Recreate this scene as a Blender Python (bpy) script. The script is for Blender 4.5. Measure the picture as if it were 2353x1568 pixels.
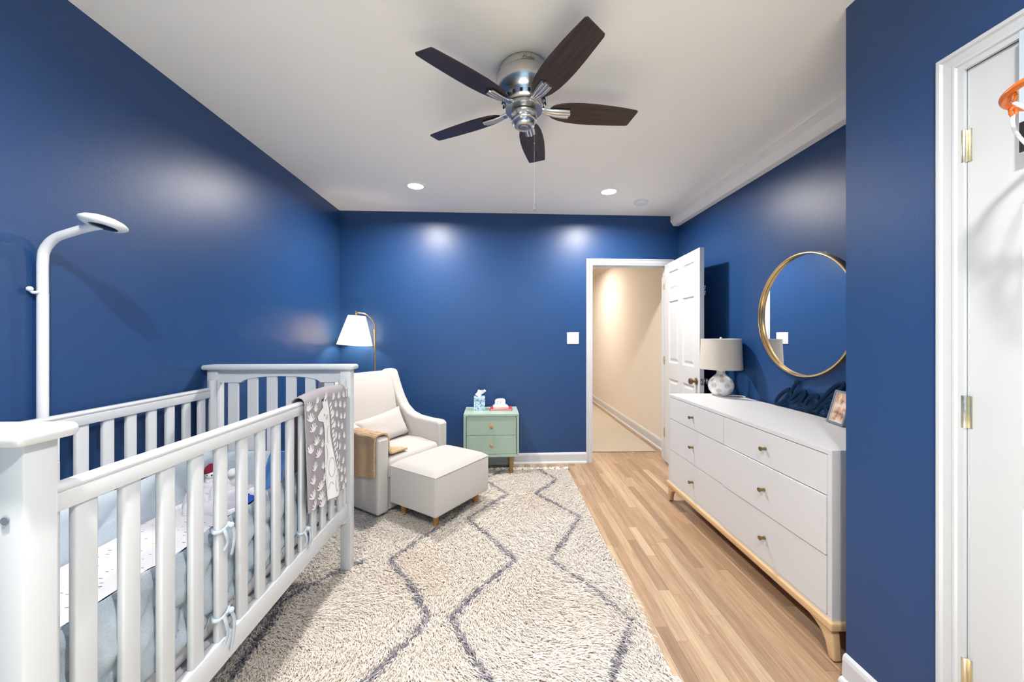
import bpy, bmesh, math, random
import numpy as np
from mathutils import Matrix, Vector
random.seed(7); rng = np.random.default_rng(7)
for o in list(bpy.data.objects): bpy.data.objects.remove(o)
SC = bpy.context.scene
COL = SC.collection
PI = math.pi
CEIL = 2.56
# ------------------------------------------------------------------ camera, world, exposure
cd = bpy.data.cameras.new('camera'); cam = bpy.data.objects.new('camera', cd); COL.objects.link(cam)
cam.location = (0, 0, 1.317); cam.rotation_euler = (PI/2, 0, -math.radians(1.75))
cd.sensor_width = 36; cd.lens = 870.0/2353*36; cd.shift_y = -14.0/2353; cd.clip_start = .05
SC.camera = cam
SC.view_settings.view_transform = 'Standard'; SC.view_settings.look = 'None'
SC.view_settings.gamma = 1; SC.view_settings.use_curve_mapping = False
SC.view_settings.exposure = 0.68
cy = SC.cycles; cy.use_denoising = True; cy.max_bounces = 8; cy.diffuse_bounces = 5; cy.glossy_bounces = 3; cy.use_adaptive_sampling = True; cy.adaptive_threshold = .06; cy.adaptive_min_samples = 16
cy.transmission_bounces = 4; cy.caustics_reflective = False; cy.caustics_refractive = False; cy.sample_clamp_indirect = 12
W = bpy.data.worlds.new('world'); SC.world = W; W.use_nodes = True
W.node_tree.nodes['Background'].inputs[0].default_value = (.34, .66, 1.0, 1)
W.node_tree.nodes['Background'].inputs[1].default_value = 1.1
DOWN = 24.0           # watts of each recessed lamp
HALL = 23.0
LAMP = 14.0
# window behind the camera: a portal for the sky light that enters there
pl = bpy.data.lights.new('sky_portal', 'AREA'); pl.shape = 'RECTANGLE'; pl.size = 1.9; pl.size_y = 1.5
pl.cycles.is_portal = True
po = bpy.data.objects.new('sky_portal', pl); COL.objects.link(po); po.location = (-.1, -1.93, 1.55); po.rotation_euler = (PI/2, 0, 0)

# sunlight added through that window, bounced off the floor to brighten the ceiling
sl = bpy.data.lights.new('added_sun', 'SUN'); sl.energy = 56.0; sl.angle = math.radians(.6); sl.color = (.64, .86, 1.0)
so = bpy.data.objects.new('added_sun', sl); COL.objects.link(so); so.rotation_euler = (math.radians(40), 0, math.radians(-8))

# ------------------------------------------------------------------ materials
def lin(c): return c/12.92 if c <= .04045 else ((c+.055)/1.055)**2.4
def rgb(h):
    if isinstance(h, str): return tuple(lin(int(h[i:i+2], 16)/255) for i in (0, 2, 4))
    return h
MATS = {}
def mat(name, col, rough=.5, metal=0, spec=.5, bump=None, var=None, sheen=0, emit=None, coat=0):
    m = bpy.data.materials.new(name); m.use_nodes = True; nt = m.node_tree; b = nt.nodes['Principled BSDF']
    c = rgb(col); b.inputs['Base Color'].default_value = (*c, 1)
    b.inputs['Roughness'].default_value = rough; b.inputs['Metallic'].default_value = metal
    b.inputs['Specular IOR Level'].default_value = spec
    if sheen: b.inputs['Sheen Weight'].default_value = sheen
    if coat: b.inputs['Coat Weight'].default_value = coat
    tc = None
    if bump or var:
        tc = nt.nodes.new('ShaderNodeTexCoord')
    if bump:
        n = nt.nodes.new('ShaderNodeTexNoise'); n.inputs['Scale'].default_value = bump[0]; n.inputs['Detail'].default_value = 2
        nt.links.new(tc.outputs['Object'], n.inputs['Vector'])
        bp = nt.nodes.new('ShaderNodeBump'); bp.inputs['Strength'].default_value = bump[1]; bp.inputs['Distance'].default_value = bump[2]
        nt.links.new(n.outputs['Fac'], bp.inputs['Height']); nt.links.new(bp.outputs['Normal'], b.inputs['Normal'])
    if var:
        n = nt.nodes.new('ShaderNodeTexNoise'); n.inputs['Scale'].default_value = var[0]; n.inputs['Detail'].default_value = 3
        if len(var) > 2: 
            mp = nt.nodes.new('ShaderNodeMapping'); mp.inputs['Scale'].default_value = var[2]
            nt.links.new(tc.outputs['Object'], mp.inputs['Vector']); nt.links.new(mp.outputs['Vector'], n.inputs['Vector'])
        else: nt.links.new(tc.outputs['Object'], n.inputs['Vector'])
        r = nt.nodes.new('ShaderNodeMix'); r.data_type = 'RGBA'
        c2 = rgb(var[1]); r.inputs['A'].default_value = (*c, 1); r.inputs['B'].default_value = (*c2, 1)
        mr = nt.nodes.new('ShaderNodeMapRange'); mr.inputs['From Min'].default_value = .35; mr.inputs['From Max'].default_value = .65
        nt.links.new(n.outputs['Fac'], mr.inputs['Value']); nt.links.new(mr.outputs['Result'], r.inputs['Factor'])
        nt.links.new(r.outputs['Result'], b.inputs['Base Color'])
    if emit:
        b.inputs['Emission Color'].default_value = (*rgb(emit[0]), 1); b.inputs['Emission Strength'].default_value = emit[1]
    MATS[name] = m
    return m
def N(m, t): return m.node_tree.nodes.new(t)
def Lk(m, a, b): m.node_tree.links.new(a, b)
def bsdf(m): return m.node_tree.nodes['Principled BSDF']

mat('wall_blue', (.014, .060, .188), .38, bump=(260, .22, .002), spec=.5)
mat('ceiling_white', (.95, .93, .89), .8, bump=(300, .1, .001))
mat('trim_white', (.63, .66, .69), .35)
mat('hall_beige', (.80, .745, .69), .7, bump=(260, .1, .001))
mat('carpet_beige', (.52, .45, .37), .95, bump=(420, .8, .004), var=(220, (.62, .55, .46)))
mat('crib_white', (.60, .63, .66), .32)
mat('dresser_white', (.66, .67, .685), .4, bump=(90, .03, .001))
mat('plastic_white', (.80, .82, .85), .3)
mat('black_lens', (.008, .008, .010), .12)
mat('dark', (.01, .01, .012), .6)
mat('brass', (.50, .36, .17), .32, 1)
mat('brass_old', (.30, .21, .10), .35, 1)
mat('gold_frame', (.62, .44, .22), .3, 1)
mat('nickel', (.62, .60, .58), .28, 1)
mat('hinge_brass', (.86, .80, .62), .28, 1)
mat('mirror_glass', (.92, .93, .94), .01, 1)
mat('chair_fabric', (.53, .515, .495), .9, sheen=.3, bump=(900, .25, .0008), var=(500, (.485, .47, .455)))
mat('chair_cushion', (.54, .51, .485), .9, sheen=.3, bump=(900, .2, .0008))
mat('leg_oak', (.55, .27, .09), .45, var=(18, (.46, .21, .06), (1, 1, .15)))
mat('base_maple', (.72, .50, .28), .45, var=(14, (.62, .40, .20), (1, .15, 1)))
mat('sage_green', (.36, .48, .40), .45)
mat('stand_leg', (.33, .20, .06), .45, var=(60, (.22, .12, .03)))
mat('knob_wood', (.50, .27, .11), .5)
mat('linen', (.62, .58, .52), .9, bump=(700, .3, .001), var=(600, (.50, .46, .40)))
mat('ceramic_white', (.86, .85, .84), .25)
mat('dot_taupe', (.62, .56, .50), .5)
mat('sign_navy', (.001, .017, .052), .5, spec=.12)
mat('frame_grey', (.18, .20, .25), .35)
mat('cord_white', (.8, .8, .8), .4)
mat('knit_tan', (.56, .37, .19), .95, sheen=.3)
mat('bumper_blue', (.50, .58, .66), .9, bump=(600, .3, .001), var=(300, (.42, .50, .58), (.15, 1, 1)))
mat('muslin', (.60, .59, .66), .9, bump=(500, .3, .001))
mat('plush_grey', (.55, .57, .60), .95, bump=(400, .6, .003))
mat('plush_white', (.85, .86, .88), .95, bump=(400, .6, .003))
mat('knit_red', (.20, .01, .035), .9, bump=(300, .5, .002))
mat('garment_blue', (.06, .17, .42), .85)
mat('toy_blue', (.005, .09, .55), .7, bump=(250, .6, .003))
mat('toy_sky', (.10, .45, .85), .6)
mat('blanket_grey', (.33, .315, .345), .9, bump=(700, .2, .001))
mat('print_white', (.80, .80, .81), .9)
mat('print_line', (.36, .35, .39), .9)
mat('hoop_orange', (.72, .16, .015), .3)
mat('backboard', (.55, .66, .76), .25)
mat('print_black', (.012, .014, .02), .35)
mat('net_white', (.85, .86, .90), .6)
mat('book_red', (.55, .05, .09), .5)
mat('book_white', (.82, .80, .82), .6)
mat('paper', (.85, .84, .80), .8)
mat('tissue', (.90, .88, .88), .8)
mat('device', (.80, .80, .84), .3)
mat('device_grey', (.42, .42, .47), .4)
mat('shadow_black', (.02, .02, .02), .7)
mat('medallion', (.45, .44, .43), .35, 1)
mat('fan_mark', (.05, .05, .05), .5)
mat('lens_lamp', (1, 1, 1), .5, emit=((1.0, .95, .9), 6))
mat('lens_hall', (1, 1, 1), .5, emit=((1.0, .8, .55), 6))
mat('bulb', (1, 1, 1), .5, emit=((1.0, .85, .65), 10))
mat('outlet', (.80, .76, .70), .4)
m = mat('shade_white', (.90, .86, .80), .9)          # lit fabric shade: lets the bulb through
nt = m.node_tree; b = bsdf(m); tr = N(m, 'ShaderNodeBsdfTranslucent'); tr.inputs[0].default_value = (.95, .90, .82, 1)
mx = N(m, 'ShaderNodeMixShader'); mx.inputs[0].default_value = .65
Lk(m, b.outputs[0], mx.inputs[1]); Lk(m, tr.outputs[0], mx.inputs[2]); Lk(m, mx.outputs[0], nt.nodes['Material Output'].inputs[0])

m = mat('crystal', (.92, .92, .95), .05); bsdf(m).inputs['Transmission Weight'].default_value = .8

# brushed nickel for the fan housing
# dark wood blades: grain along the blade
m = mat('blade_wood', (.030, .018, .016), .38); b = bsdf(m)
tc = N(m, 'ShaderNodeTexCoord'); mp = N(m, 'ShaderNodeMapping'); mp.inputs['Scale'].default_value = (6, 130, 130)
n = N(m, 'ShaderNodeTexNoise'); n.inputs['Scale'].default_value = 1.0; n.inputs['Detail'].default_value = 4
r = N(m, 'ShaderNodeValToRGB'); r.color_ramp.elements[0].color = (.014, .009, .010, 1); r.color_ramp.elements[1].color = (.060, .032, .026, 1)
r.color_ramp.elements[0].position = .35; r.color_ramp.elements[1].position = .7
Lk(m, tc.outputs['Object'], mp.inputs[0]); Lk(m, mp.outputs[0], n.inputs['Vector']); Lk(m, n.outputs['Fac'], r.inputs[0]); Lk(m, r.outputs[0], b.inputs['Base Color'])

# oak floor board: colour differs from board to board, grain runs along Y
def oak(name, per_object=True):
    m = mat(name, (.5, .32, .18), .38); b = bsdf(m)
    g = N(m, 'ShaderNodeNewGeometry'); oi = N(m, 'ShaderNodeObjectInfo')
    cb = N(m, 'ShaderNodeCombineXYZ'); mu = N(m, 'ShaderNodeMath'); mu.operation = 'MULTIPLY'; mu.inputs[1].default_value = 37.0
    Lk(m, oi.outputs['Random'], mu.inputs[0]); Lk(m, mu.outputs[0], cb.inputs[0]); Lk(m, mu.outputs[0], cb.inputs[1])
    ad = N(m, 'ShaderNodeVectorMath'); ad.operation = 'ADD'; Lk(m, g.outputs['Position'], ad.inputs[0]); Lk(m, cb.outputs[0], ad.inputs[1])
    mp = N(m, 'ShaderNodeMapping'); mp.inputs['Scale'].default_value = (30, 1.6, 1)
    Lk(m, ad.outputs[0], mp.inputs[0])
    n1 = N(m, 'ShaderNodeTexNoise'); n1.inputs['Scale'].default_value = 1.6; n1.inputs['Detail'].default_value = 5; n1.inputs['Distortion'].default_value = .8
    Lk(m, mp.outputs[0], n1.inputs['Vector'])
    mp2 = N(m, 'ShaderNodeMapping'); mp2.inputs['Scale'].default_value = (160, 5, 1); Lk(m, ad.outputs[0], mp2.inputs[0])
    n2 = N(m, 'ShaderNodeTexNoise'); n2.inputs['Scale'].default_value = 1.5; n2.inputs['Detail'].default_value = 3; Lk(m, mp2.outputs[0], n2.inputs['Vector'])
    ramp = N(m, 'ShaderNodeValToRGB'); e = ramp.color_ramp.elements
    e[0].position = 0; e[0].color = (.335, .215, .135, 1); e[1].position = 1; e[1].color = (.62, .475, .325, 1)
    for p, c in ((.15, (.40, .26, .162, 1)), (.45, (.46, .302, .188, 1)), (.75, (.505, .345, .22, 1)), (.88, (.56, .405, .265, 1))):
        q = e.new(p); q.color = c
    Lk(m, oi.outputs['Random'], ramp.inputs[0])
    mr = N(m, 'ShaderNodeMapRange'); mr.inputs['From Min'].default_value = .3; mr.inputs['From Max'].default_value = .7
    mr.inputs['To Min'].default_value = .78; mr.inputs['To Max'].default_value = 1.10; Lk(m, n1.outputs['Fac'], mr.inputs['Value'])
    mr2 = N(m, 'ShaderNodeMapRange'); mr2.inputs['From Min'].default_value = .3; mr2.inputs['From Max'].default_value = .65
    mr2.inputs['To Min'].default_value = .80; mr2.inputs['To Max'].default_value = 1.05; Lk(m, n2.outputs['Fac'], mr2.inputs['Value'])
    mm = N(m, 'ShaderNodeMath'); mm.operation = 'MULTIPLY'; Lk(m, mr.outputs[0], mm.inputs[0]); Lk(m, mr2.outputs[0], mm.inputs[1])
    vm = N(m, 'ShaderNodeVectorMath'); vm.operation = 'SCALE'; Lk(m, ramp.outputs[0], vm.inputs[0]); Lk(m, mm.outputs[0], vm.inputs['Scale'])
    Lk(m, vm.outputs[0], b.inputs['Base Color'])
    return m
oak('oak_board')
# pile: colour carried per tuft
m = mat('rug_pile', (.8, .75, .68), .95, sheen=.2); a = N(m, 'ShaderNodeAttribute'); a.attribute_name = 'Col'; Lk(m, a.outputs['Color'], bsdf(m).inputs['Base Color'])
tr = N(m, 'ShaderNodeBsdfTranslucent'); Lk(m, a.outputs['Color'], tr.inputs[0]); mx = N(m, 'ShaderNodeMixShader'); mx.inputs[0].default_value = .22      # wool lets light through
Lk(m, bsdf(m).outputs[0], mx.inputs[1]); Lk(m, tr.outputs[0], mx.inputs[2]); Lk(m, mx.outputs[0], m.node_tree.nodes['Material Output'].inputs[0])
mat('rug_base', (.86, .81, .74), .95)
# fitted sheet with scattered small marks
m = mat('sheet_print', (.70, .71, .74), .85); b = bsdf(m)
g = N(m, 'ShaderNodeNewGeometry'); mp = N(m, 'ShaderNodeMapping'); mp.inputs['Scale'].default_value = (1, 3.6, 2.2); Lk(m, g.outputs['Position'], mp.inputs[0])
v = N(m, 'ShaderNodeTexVoronoi'); v.inputs['Scale'].default_value = 21; Lk(m, mp.outputs[0], v.inputs['Vector'])
lt = N(m, 'ShaderNodeMath'); lt.operation = 'LESS_THAN'; lt.inputs[1].default_value = .155; Lk(m, v.outputs['Distance'], lt.inputs[0])
rp = N(m, 'ShaderNodeValToRGB'); rp.color_ramp.interpolation = 'CONSTANT'; rp.color_ramp.elements[0].color = (.03, .05, .12, 1)
rp.color_ramp.elements[1].position = .5; rp.color_ramp.elements[1].color = (.20, .22, .30, 1)
q = rp.color_ramp.elements.new(.8); q.color = (.62, .50, .10, 1)
Lk(m, v.outputs['Color'], rp.inputs[0])
mx = N(m, 'ShaderNodeMix'); mx.data_type = 'RGBA'; mx.inputs['A'].default_value = (.70, .71, .74, 1); Lk(m, lt.outputs[0], mx.inputs['Factor']); Lk(m, rp.outputs[0], mx.inputs['B'])
Lk(m, mx.outputs['Result'], b.inputs['Base Color'])
# knit throw: zigzag relief
m = MATS['knit_tan']; b = bsdf(m); tc = N(m, 'ShaderNodeTexCoord')
w1 = N(m, 'ShaderNodeTexWave'); w1.wave_type = 'BANDS'; w1.bands_direction = 'Z'; w1.inputs['Scale'].default_value = 38; w1.inputs['Distortion'].default_value = 6; w1.inputs['Detail'].default_value = 2; w1.inputs['Detail Scale'].default_value = 3
Lk(m, tc.outputs['Object'], w1.inputs['Vector'])
bp = N(m, 'ShaderNodeBump'); bp.inputs['Strength'].default_value = .8; bp.inputs['Distance'].default_value = .004
Lk(m, w1.outputs['Fac'], bp.inputs['Height']); Lk(m, bp.outputs[0], b.inputs['Normal'])
mx = N(m, 'ShaderNodeMix'); mx.data_type = 'RGBA'; mx.inputs['A'].default_value = (.45, .28, .13, 1); mx.inputs['B'].default_value = (.68, .48, .27, 1)
Lk(m, w1.outputs['Fac'], mx.inputs['Factor']); Lk(m, mx.outputs['Result'], b.inputs['Base Color'])
# tissue box print
m = mat('tissue_print', (.4, .6, .75), .5); b = bsdf(m); tc = N(m, 'ShaderNodeTexCoord')
bt = N(m, 'ShaderNodeTexVoronoi'); bt.distance = 'MANHATTAN'; bt.inputs['Scale'].default_value = 65; Lk(m, tc.outputs['Object'], bt.inputs['Vector'])
rp = N(m, 'ShaderNodeValToRGB'); rp.color_ramp.elements[0].color = (.09, .25, .40, 1); rp.color_ramp.elements[1].color = (.60, .76, .88, 1); rp.color_ramp.elements[0].position = .25; rp.color_ramp.elements[1].position = .55
Lk(m, bt.outputs['Color'], rp.inputs[0]); Lk(m, rp.outputs[0], b.inputs['Base Color'])
# small printed family photo: soft warm blobs only
m = mat('photo_print', (.7, .5, .4), .3); b = bsdf(m); tc = N(m, 'ShaderNodeTexCoord')
n = N(m, 'ShaderNodeTexNoise'); n.inputs['Scale'].default_value = 26; n.inputs['Detail'].default_value = 2; Lk(m, tc.outputs['Object'], n.inputs['Vector'])
rp = N(m, 'ShaderNodeValToRGB'); e = rp.color_ramp.elements; e[0].position = .32; e[0].color = (.22, .12, .09, 1); e[1].position = .72; e[1].color = (.78, .72, .68, 1)
q = e.new(.45); q.color = (.55, .33, .22, 1); q = e.new(.56); q.color = (.72, .55, .40, 1)
Lk(m, n.outputs['Fac'], rp.inputs[0]); Lk(m, rp.outputs[0], b.inputs['Base Color'])

# ------------------------------------------------------------------ mesh helpers
class B:
    def __init__(s): s.v = []; s.f = []
    def add(s, vs, fs, M=None):
        k = len(s.v)
        s.v += [tuple(M @ Vector(p)) if M else tuple(p) for p in vs]
        s.f += [tuple(i+k for i in f) for f in fs]; return s
    def bm(s, bm, M=None):
        bm.verts.index_update()
        s.add([v.co.copy() for v in bm.verts], [[v.index for v in f.verts] for f in bm.faces], M); bm.free(); return s
    def box(s, x0, x1, y0, y1, z0, z1, bev=0, seg=2, M=None):
        vs = [(x, y, z) for x in (x0, x1) for y in (y0, y1) for z in (z0, z1)]
        fs = [(0, 1, 3, 2), (4, 6, 7, 5), (0, 4, 5, 1), (2, 3, 7, 6), (0, 2, 6, 4), (1, 5, 7, 3)]
        if not bev: return s.add(vs, fs, M)
        bm = bmesh.new(); vv = [bm.verts.new(p) for p in vs]
        for f in fs: bm.faces.new([vv[i] for i in f])
        bmesh.ops.bevel(bm, geom=bm.edges[:], offset=bev, segments=seg, profile=.5, affect='EDGES')
        return s.bm(bm, M)
    def prism(s, poly, h0, h1, axis='z', bev=0, seg=2, M=None):
        def P(a, b, h): return {'z': (a, b, h), 'x': (h, a, b), 'y': (a, h, b)}[axis]
        n = len(poly); vs = [P(a, b, h0) for a, b in poly] + [P(a, b, h1) for a, b in poly]
        fs = [tuple(range(n-1, -1, -1)), tuple(range(n, 2*n))] + [(i, (i+1) % n, n+(i+1) % n, n+i) for i in range(n)]
        bm = bmesh.new(); vv = [bm.verts.new(p) for p in vs]
        for f in fs: bm.faces.new([vv[i] for i in f])
        bmesh.ops.recalc_face_normals(bm, faces=bm.faces[:])
        if bev:
            ed = [e for e in bm.edges if len(e.link_faces) == 2 and e.calc_face_angle() > .6]
            bmesh.ops.bevel(bm, geom=ed, offset=bev, segments=seg, profile=.5, affect='EDGES')
        return s.bm(bm, M)
    def lathe(s, prof, n=24, M=None, c=(0, 0, 0)):
        vs = []; fs = []
        for r, z in prof:
            for k in range(n):
                a = 2*PI*k/n; vs.append((c[0]+r*math.cos(a), c[1]+r*math.sin(a), c[2]+z))
        for i in range(len(prof)-1):
            for k in range(n):
                fs.append((i*n+k, i*n+(k+1) % n, (i+1)*n+(k+1) % n, (i+1)*n+k))
        return s.add(vs, fs, M)
    def tube(s, path, r, n=10, flat=None, M=None):
        """flat=(axis vector, factor): squash the section along that axis"""
        P = [Vector(p) for p in path]; m = len(P); vs = []; fs = []
        up = None
        for i, p in enumerate(P):
            t = (P[min(i+1, m-1)] - P[max(i-1, 0)]).normalized()
            if up is None:
                up = Vector((0, 0, 1)) if abs(t.z) < .9 else Vector((1, 0, 0))
            a = t.cross(up); a = a.normalized() if a.length > 1e-6 else t.orthogonal().normalized()
            bb = a.cross(t).normalized(); up = bb
            rr = r[i] if isinstance(r, (list, tuple)) else r
            for k in range(n):
                th = 2*PI*k/n; d = a*math.cos(th)*rr + bb*math.sin(th)*rr
                if flat: ax = Vector(flat[0]); d = d - ax*(d.dot(ax)*(1-flat[1]))
                vs.append(tuple(p+d))
        for i in range(m-1):
            for k in range(n): fs.append((i*n+k, i*n+(k+1) % n, (i+1)*n+(k+1) % n, (i+1)*n+k))
        fs.append(tuple(range(n-1, -1, -1))); fs.append(tuple((m-1)*n+k for k in range(n)))
        return s.add(vs, fs, M)
    def grid(s, fn, nu, nv, M=None, closed_u=False):
        vs = [fn(i/(nu if closed_u else nu-1), j/(nv-1)) for i in range(nu) for j in range(nv)]; fs = []
        for i in range(nu if closed_u else nu-1):
            for j in range(nv-1):
                i2 = (i+1) % nu; fs.append((i*nv+j, i2*nv+j, i2*nv+j+1, i*nv+j+1))
        return s.add(vs, fs, M)
    def sheet(s, fn, nu, nv, th, M=None):
        """a surface with thickness th along its normals"""
        P = np.array([[fn(i/(nu-1), j/(nv-1)) for j in range(nv)] for i in range(nu)])
        du = np.gradient(P, axis=0); dv = np.gradient(P, axis=1); nn = np.cross(du, dv); nn /= (np.linalg.norm(nn, axis=2, keepdims=True)+1e-9)
        Q = P + nn*th; k = nu*nv
        vs = [tuple(p) for p in P.reshape(-1, 3)] + [tuple(p) for p in Q.reshape(-1, 3)]; fs = []
        for i in range(nu-1):
            for j in range(nv-1):
                a, b_, c, d = i*nv+j, (i+1)*nv+j, (i+1)*nv+j+1, i*nv+j+1
                fs.append((d, c, b_, a)); fs.append((a+k, b_+k, c+k, d+k))
        ring = [i*nv for i in range(nu)] + [(nu-1)*nv+j for j in range(1, nv)] + [i*nv+nv-1 for i in range(nu-2, -1, -1)] + [j for j in range(nv-2, 0, -1)]
        for a, b_ in zip(ring, ring[1:]+ring[:1]): fs.append((a, b_, b_+k, a+k))
        return s.add(vs, fs, M)
    def ball(s, c, r, n=16, M=None, fn=None):
        r = (r, r, r) if not isinstance(r, (tuple, list)) else r; vs = []; fs = []; h = n//2+1
        for i in range(h):
            t = PI*i/(h-1)
            for k in range(n):
                a = 2*PI*k/n; d = (math.sin(t)*math.cos(a), math.sin(t)*math.sin(a), math.cos(t)); q = fn(d) if fn else 1
                vs.append((c[0]+d[0]*r[0]*q, c[1]+d[1]*r[1]*q, c[2]+d[2]*r[2]*q))
        for i in range(h-1):
            for k in range(n): fs.append((i*n+k, (i+1)*n+k, (i+1)*n+(k+1) % n, i*n+(k+1) % n))
        return s.add(vs, fs, M)
ROOT = {}
def obj(name, b, m, parent=None, smooth=None, M=None):
    me = bpy.data.meshes.new(name)
    vs = b.v
    T = None
    if parent is not None and parent.name in ROOT: T = ROOT[parent.name]
    if M is not None: T = (T @ M) if T else M
    if T: vs = [tuple(T @ Vector(p)) for p in vs]
    me.from_pydata(vs, [], b.f); me.update()
    bm = bmesh.new(); bm.from_mesh(me); bmesh.ops.remove_doubles(bm, verts=bm.verts[:], dist=1e-6)
    bmesh.ops.recalc_face_normals(bm, faces=bm.faces[:]); bm.to_mesh(me); bm.free()
    me.materials.append(MATS[m])
    if smooth:
        me.shade_smooth(); me.set_sharp_from_angle(angle=math.radians(smooth))
    o = bpy.data.objects.new(name, me); COL.objects.link(o)
    if parent is not None:
        o.parent = parent
        if parent.name in ROOT: ROOT[o.name] = ROOT[parent.name]
    return o
def tag(o, label=None, cat=None, group=None, kind=None):
    for k, v in (('label', label), ('category', cat), ('group', group), ('kind', kind)):
        if v: o[k] = v
    return o
def thing(name, label, cat, loc=(0, 0, 0), rz=0, group=None, local=False):
    """an Empty at the thing's base; with local=False its parts are written in room coordinates"""
    o = bpy.data.objects.new(name, None); COL.objects.link(o); o.location = loc; o.rotation_euler = (0, 0, rz); o.empty_display_size = .1
    tag(o, label, cat, group)
    if not local: ROOT[o.name] = (Matrix.Translation(loc) @ Matrix.Rotation(rz, 4, 'Z')).inverted()
    return o
def inst(src, parent, M=None):
    """a copy of a part sharing its mesh"""
    c = src.copy(); COL.objects.link(c); c.parent = parent
    if M is not None: c.matrix_local = M
    return c
def copy_tree(root, loc, label):
    r = root.copy(); COL.objects.link(r); r.location = loc; r['label'] = label
    for ch in root.children:
        c = ch.copy(); COL.objects.link(c); c.parent = r
        for g in ch.children:
            d = g.copy(); COL.objects.link(d); d.parent = c
    return r
def struct(name, b, m, parent=None, smooth=None, M=None, label=None):
    o = obj(name, b, m, parent, smooth, M)
    if parent is None: o['kind'] = 'structure'
    if label: o['label'] = label
    return o
def bez(pts, n=8):
    """smooth curve through points"""
    P = [Vector(p) for p in pts]; out = []
    for i in range(len(P)-1):
        p0 = P[max(i-1, 0)]; p1 = P[i]; p2 = P[i+1]; p3 = P[min(i+2, len(P)-1)]
        for k in range(n):
            t = k/n; out.append(.5*((2*p1)+(p2-p0)*t+(2*p0-5*p1+4*p2-p3)*t*t+(3*p1-p0-3*p2+p3)*t**3))
    out.append(P[-1]); return out
def fnoise(x, y, z=0.0): 
    return (math.sin(x*1.7+y*2.3+z)+math.sin(x*3.1-y*1.3+z*1.7+1.3)+math.sin(-x*2.2+y*4.1+z*.6+2.1)*.7+math.sin(x*5.3+y*3.7+.5)*.4)/3.1

# ------------------------------------------------------------------ the room shell
XL, XR, XB, YB = -1.605, 1.86, 1.315, 1.402       # left wall, alcove wall, closet block face, closet block corner
YREAR = -1.9
BW = Matrix.Translation((0, 3.868, 0)) @ Matrix.Rotation(.0233, 4, 'Z')     # back wall frame: y=0 is its room face
DX0, DX1, DZ = .949, 1.745, 2.04
struct('floor', B().box(XL-.1, XR+.1, YREAR-.1, 8.6, -.05, -.011), 'oak_board')
floor = bpy.data.objects['floor']
bm_ = B().box(-.5, .5, 0, 1, -1, 0); plank_src = None
def plank(x, y0, y1):
    global plank_src
    if plank_src is None:
        plank_src = obj('plank', B().box(-.5, .5, 0, 1, -1, 0), 'oak_board', floor); o = plank_src
    else: o = inst(plank_src, floor)
    o.location = (x, y0, random.uniform(-.0004, 0)); o.scale = (.0572-.0008, y1-y0-.0008, .0108)
PWID = .0572
for i in range(26):
    x = .47+PWID*(i+.5); yend = 4.26 if x < 1.72 else 8.3
    if x > XB+.5: pass
    y = .75-random.random()*.5
    while y < yend:
        L_ = random.choice((.3, .45, .6, .75, .95, 1.2))*random.uniform(.85, 1.15)
        plank(x, y, min(y+L_, yend)); y += L_
for i in range(20):
    x = .47-PWID*(i+.5); plank(x, 3.30+random.random()*.3, 3.99)
struct('ceiling', B().box(XL-.1, XR+.1, YREAR-.1, 8.6, CEIL, CEIL+.1), 'ceiling_white')
struct('wall_left', B().box(XL-.1, XL, YREAR-.1, 4.0, 0, CEIL), 'wall_blue')
b = B(); b.box(-1.75, DX0-.018, 0, .12, 0, CEIL); b.box(DX1+.018, 2.0, 0, .12, 0, CEIL); b.box(DX0-.018, DX1+.018, 0, .12, DZ+.018, CEIL)
struct('wall_back', b, 'wall_blue', M=BW)
struct('wall_right', B().box(XR, XR+.1, YB-.05, 3.99, 0, CEIL), 'wall_blue')
CY1, CY0, CZ = 1.028, .262, 2.065                 # closet opening
b = B(); b.box(XB, XR+.1, CY1+.002, YB, 0, CEIL); b.box(XB, XR+.1, YREAR, CY0-.002, 0, CEIL); b.box(XB, XR+.1, CY0-.002, CY1+.002, CZ+.002, CEIL)
b.box(XB+.3, XB+.32, CY0-.002, CY1+.002, 0, CZ+.002)
struct('wall_closet', b, 'wall_blue')
b = B()
for x0, x1, z0, z1 in ((XL, -1.05, 0, CEIL), (.85, XB, 0, CEIL), (-1.05, .85, 0, .8), (-1.05, .85, 2.3, CEIL)): b.box(x0, x1, YREAR-.12, YREAR, z0, z1)
struct('wall_rear', b, 'wall_blue')
b = B()
for x0, x1, z0, z1 in ((-1.12, -1.05, .74, 2.36), (.85, .92, .74, 2.36), (-1.05, .85, 2.3, 2.36), (-1.05, .85, .74, .8), (-.13, -.07, .8, 2.3), (-1.05, .85, 1.52, 1.57)):
    b.box(x0, x1, YREAR-.06, YREAR+.015, z0, z1)
struct('window_1', b, 'trim_white')
# ceiling beam along the alcove wall
b = B().prism([(1.775, CEIL), (1.772, 2.502), (1.806, 2.452), (1.862, 2.452), (1.862, CEIL)], YB, 3.905, 'y', bev=.004)
struct('trim_1', b, 'ceiling_white')
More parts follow.
